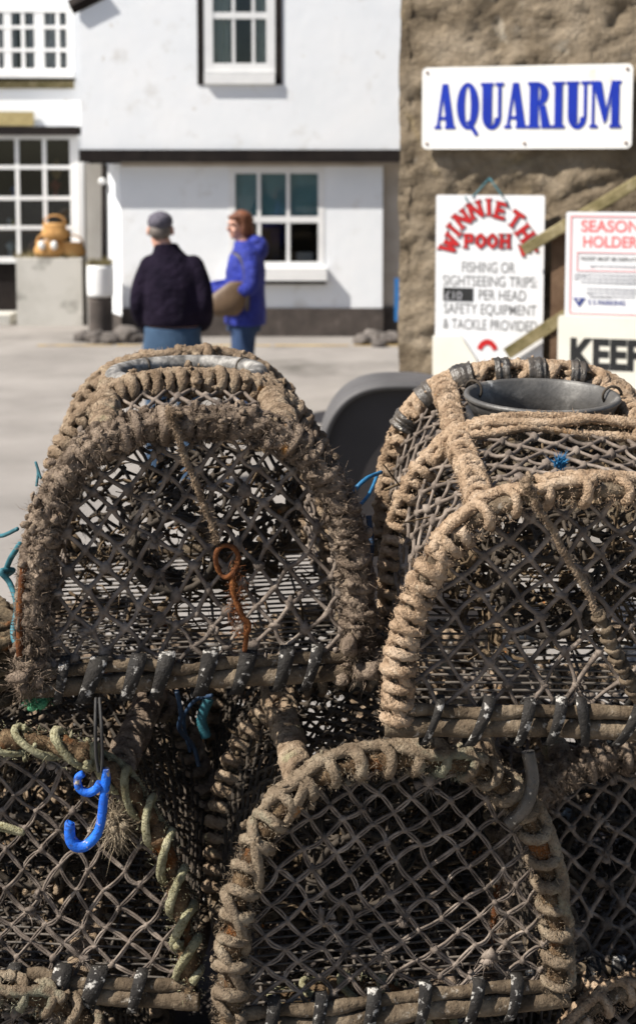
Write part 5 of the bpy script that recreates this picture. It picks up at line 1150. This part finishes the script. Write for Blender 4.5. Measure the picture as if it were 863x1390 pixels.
# the woman: facing left and half back to the camera, bag on her near shoulder
X1 = px(331, 10.5, 400)
wo = empty('person', (X1, 10.5, 0), rz=R(100), label='woman with auburn hair in royal blue hooded jacket carrying a tan shoulder bag', cat='person')
hc = np.array([.03, .035, 1.575])
mb = MB(); A, Rm = head_shape(mb, hc, R(28), .97); limb(mb, [hc + (0, -.02, -.05), np.array((.01, .0, 1.44)), np.array((0, -.01, 1.36))], [.048, .052, .07])
torso(mb, [(.84, .165, .12), (.95, .165, .12), (1.08, .13, .10), (1.25, .155, .115), (1.36, .145, .09), (1.43, .07, .065)])
near = [(-.17, -.02, 1.35), (-.235, -.04, 1.12), (-.215, .17, 1.02)] if False else None
for s in (-1, 1):
    el_, wr_ = (s * .235, -.02, 1.12), (s * .15, .25, 1.08)
    limb(mb, [(s * .165, -.01, 1.355), el_, wr_], [.05, .040, .027]); hand(mb, np.array(wr_), (-s * .25, .9, -.15), -s)
    limb(mb, [(s * .085, 0, .88), (s * .09, .01, .48), (s * .095, -.02, .085)], [.085, .055, .038]); mb.ell((s * .095, .035, .035), (.036, .10, .032))
remeshed(mb, 'body', M['skin'], wo, .0075, 3)
mb = MB(); torso(mb, [(.80, .215, .165, 0, -.01), (.92, .21, .165, 0, -.01), (1.08, .19, .155, 0, -.01), (1.22, .195, .16, 0, -.015), (1.34, .19, .135, 0, -.02), (1.40, .13, .10, 0, -.02), (1.46, .085, .085, .005, -.01)])
mb.ell((0, -.125, 1.40), (.105, .075, .10)); mb.ell((0, -.09, 1.46), (.095, .06, .05))
for s in (-1, 1): limb(mb, [(s * .165, -.015, 1.345), (s * .225, -.03, 1.23), (s * .245, -.01, 1.11), (s * .215, .12, 1.08), (s * .165, .23, 1.075)], [.080, .078, .072, .064, .056])
remeshed(mb, 'jacket', M['blue_cloth'], wo, .011, 4)
mb = MB(); torso(mb, [(.74, .165, .135), (.86, .18, .14)])
for s in (-1, 1): limb(mb, [(s * .085, 0, .86), (s * .092, .01, .48), (s * .097, -.02, .06)], [.098, .078, .070])
remeshed(mb, 'jeans', M['jeans_dark'], wo, .011, 3)
mb = MB(); mb.ell(A((0, -.03, .045)), np.array((.090, .105, .088)), Rm); mb.ell(A((0, -.06, -.035)), np.array((.088, .072, .10)), Rm)
for s in (-1, 1): mb.ell(A((s * .070, -.018, -.02)), np.array((.024, .042, .085)), Rm)
mb.ell(A((0, .050, .074)), np.array((.066, .042, .020)), Rm); remeshed(mb, 'hair', M['hair_red'], wo, .008, 2)
for s in (-1, 1): mb = MB(); mb.ell(A((s * .032, .076, .010)), (.011, .010, .008)); mb.build('eye', M['eye'], wo); mb = MB(); shoe(mb, s * .097, 0); mb.build('shoe', M['dark_leather'], wo)
mb = MB(); mb.ell(A((0, .076, -.055)), (.022, .008, .008), Rm); mb.build('mouth', M['lip'], wo)
# her bag
c = W(310, 407, 10.22)
BS = .86
bg_ = empty('shoulder_bag', tuple(c), rz=R(6), label='slouchy tan leather bag hanging at the side of the woman in blue', cat='bag')
mb = MB(); t = np.linspace(0, 1, 16); K_ = np.linspace(0, 1, 7)
g_ = lambda *a: np.interp(t, K_, a)
fr16 = (np.tile([0, 0, 1.], (16, 1)), np.tile([1., 0, 0], (16, 1)), np.tile([0, 1., 0], (16, 1)))
mb.tube(np.stack([g_(-.02, -.025, -.02, -.01, .015, .045, .075), np.zeros(16), -.145 + .31 * t], 1), g_(.10, .155, .172, .168, .145, .105, .06), 26, fr=fr16, ry=g_(.03, .055, .06, .056, .046, .035, .02))
mb.build('pouch', M['bag'], bg_)
mb = MB(); mb.tube(spline([(.13, .0, .08), (.15, -.01, .22), (.12, .05, .36), (.05, .12, .42)], 30), .016, 8, ry=.006); mb.tube(spline([(.165, -.02, -.10), (.175, -.03, .02), (.16, -.02, .11)], 20), .018, 8, ry=.008); mb.build('strap', M['dark_leather'], bg_)

bg_.scale = (BS, BS, BS)

# ------------------------------------------------------------------ camera, light, world
cam = bpy.data.cameras.new('camera'); co = bpy.data.objects.new('camera', cam); COL.objects.link(co)
co.location = (0, 0, CAM_Z); co.rotation_euler = (R(90) - PITCH, 0, 0)
cam.sensor_fit = 'VERTICAL'; cam.sensor_height = 38.49; cam.sensor_width = 23.9; cam.lens = 50.0 * (1805 / (50 / 38.49 * 1390))
cam.shift_y = -(695 - CY0) / 1390
cam.clip_end = 500; cam.clip_start = .05
cam.dof.use_dof = True; cam.dof.focus_distance = 2.26; cam.dof.aperture_fstop = 5.0; cam.dof.aperture_blades = 0
scene.camera = co
SUN = Vector((-.62, -.235, .75)).normalized()
sun = bpy.data.lights.new('sun', 'SUN'); so_ = bpy.data.objects.new('sun', sun); COL.objects.link(so_)
sun.energy = 5.0; sun.angle = R(.55); sun.color = (1, .945, .86)
so_.rotation_euler = (-SUN).to_track_quat('-Z', 'Y').to_euler(); so_.location = (-8, -3, 12)
wd = bpy.data.worlds.new('World'); scene.world = wd; wd.use_nodes = True
nt = wd.node_tree; bg = nt.nodes['Background']; sk = nt.nodes.new('ShaderNodeTexSky')
sk.sky_type = 'NISHITA'; sk.sun_disc = False; sk.sun_elevation = math.asin(SUN.z); sk.sun_rotation = math.atan2(SUN.x, SUN.y)
sk.air_density = 1.0; sk.dust_density = 1.2
nt.links.new(sk.outputs[0], bg.inputs[0]); bg.inputs[1].default_value = .066
vs = scene.view_settings; vs.view_transform = 'Standard'; vs.look = 'None'; vs.gamma = 1; vs.exposure = .82
scene.cycles.use_denoising = True
scene.cycles.max_bounces = 7; scene.cycles.transparent_max_bounces = 12
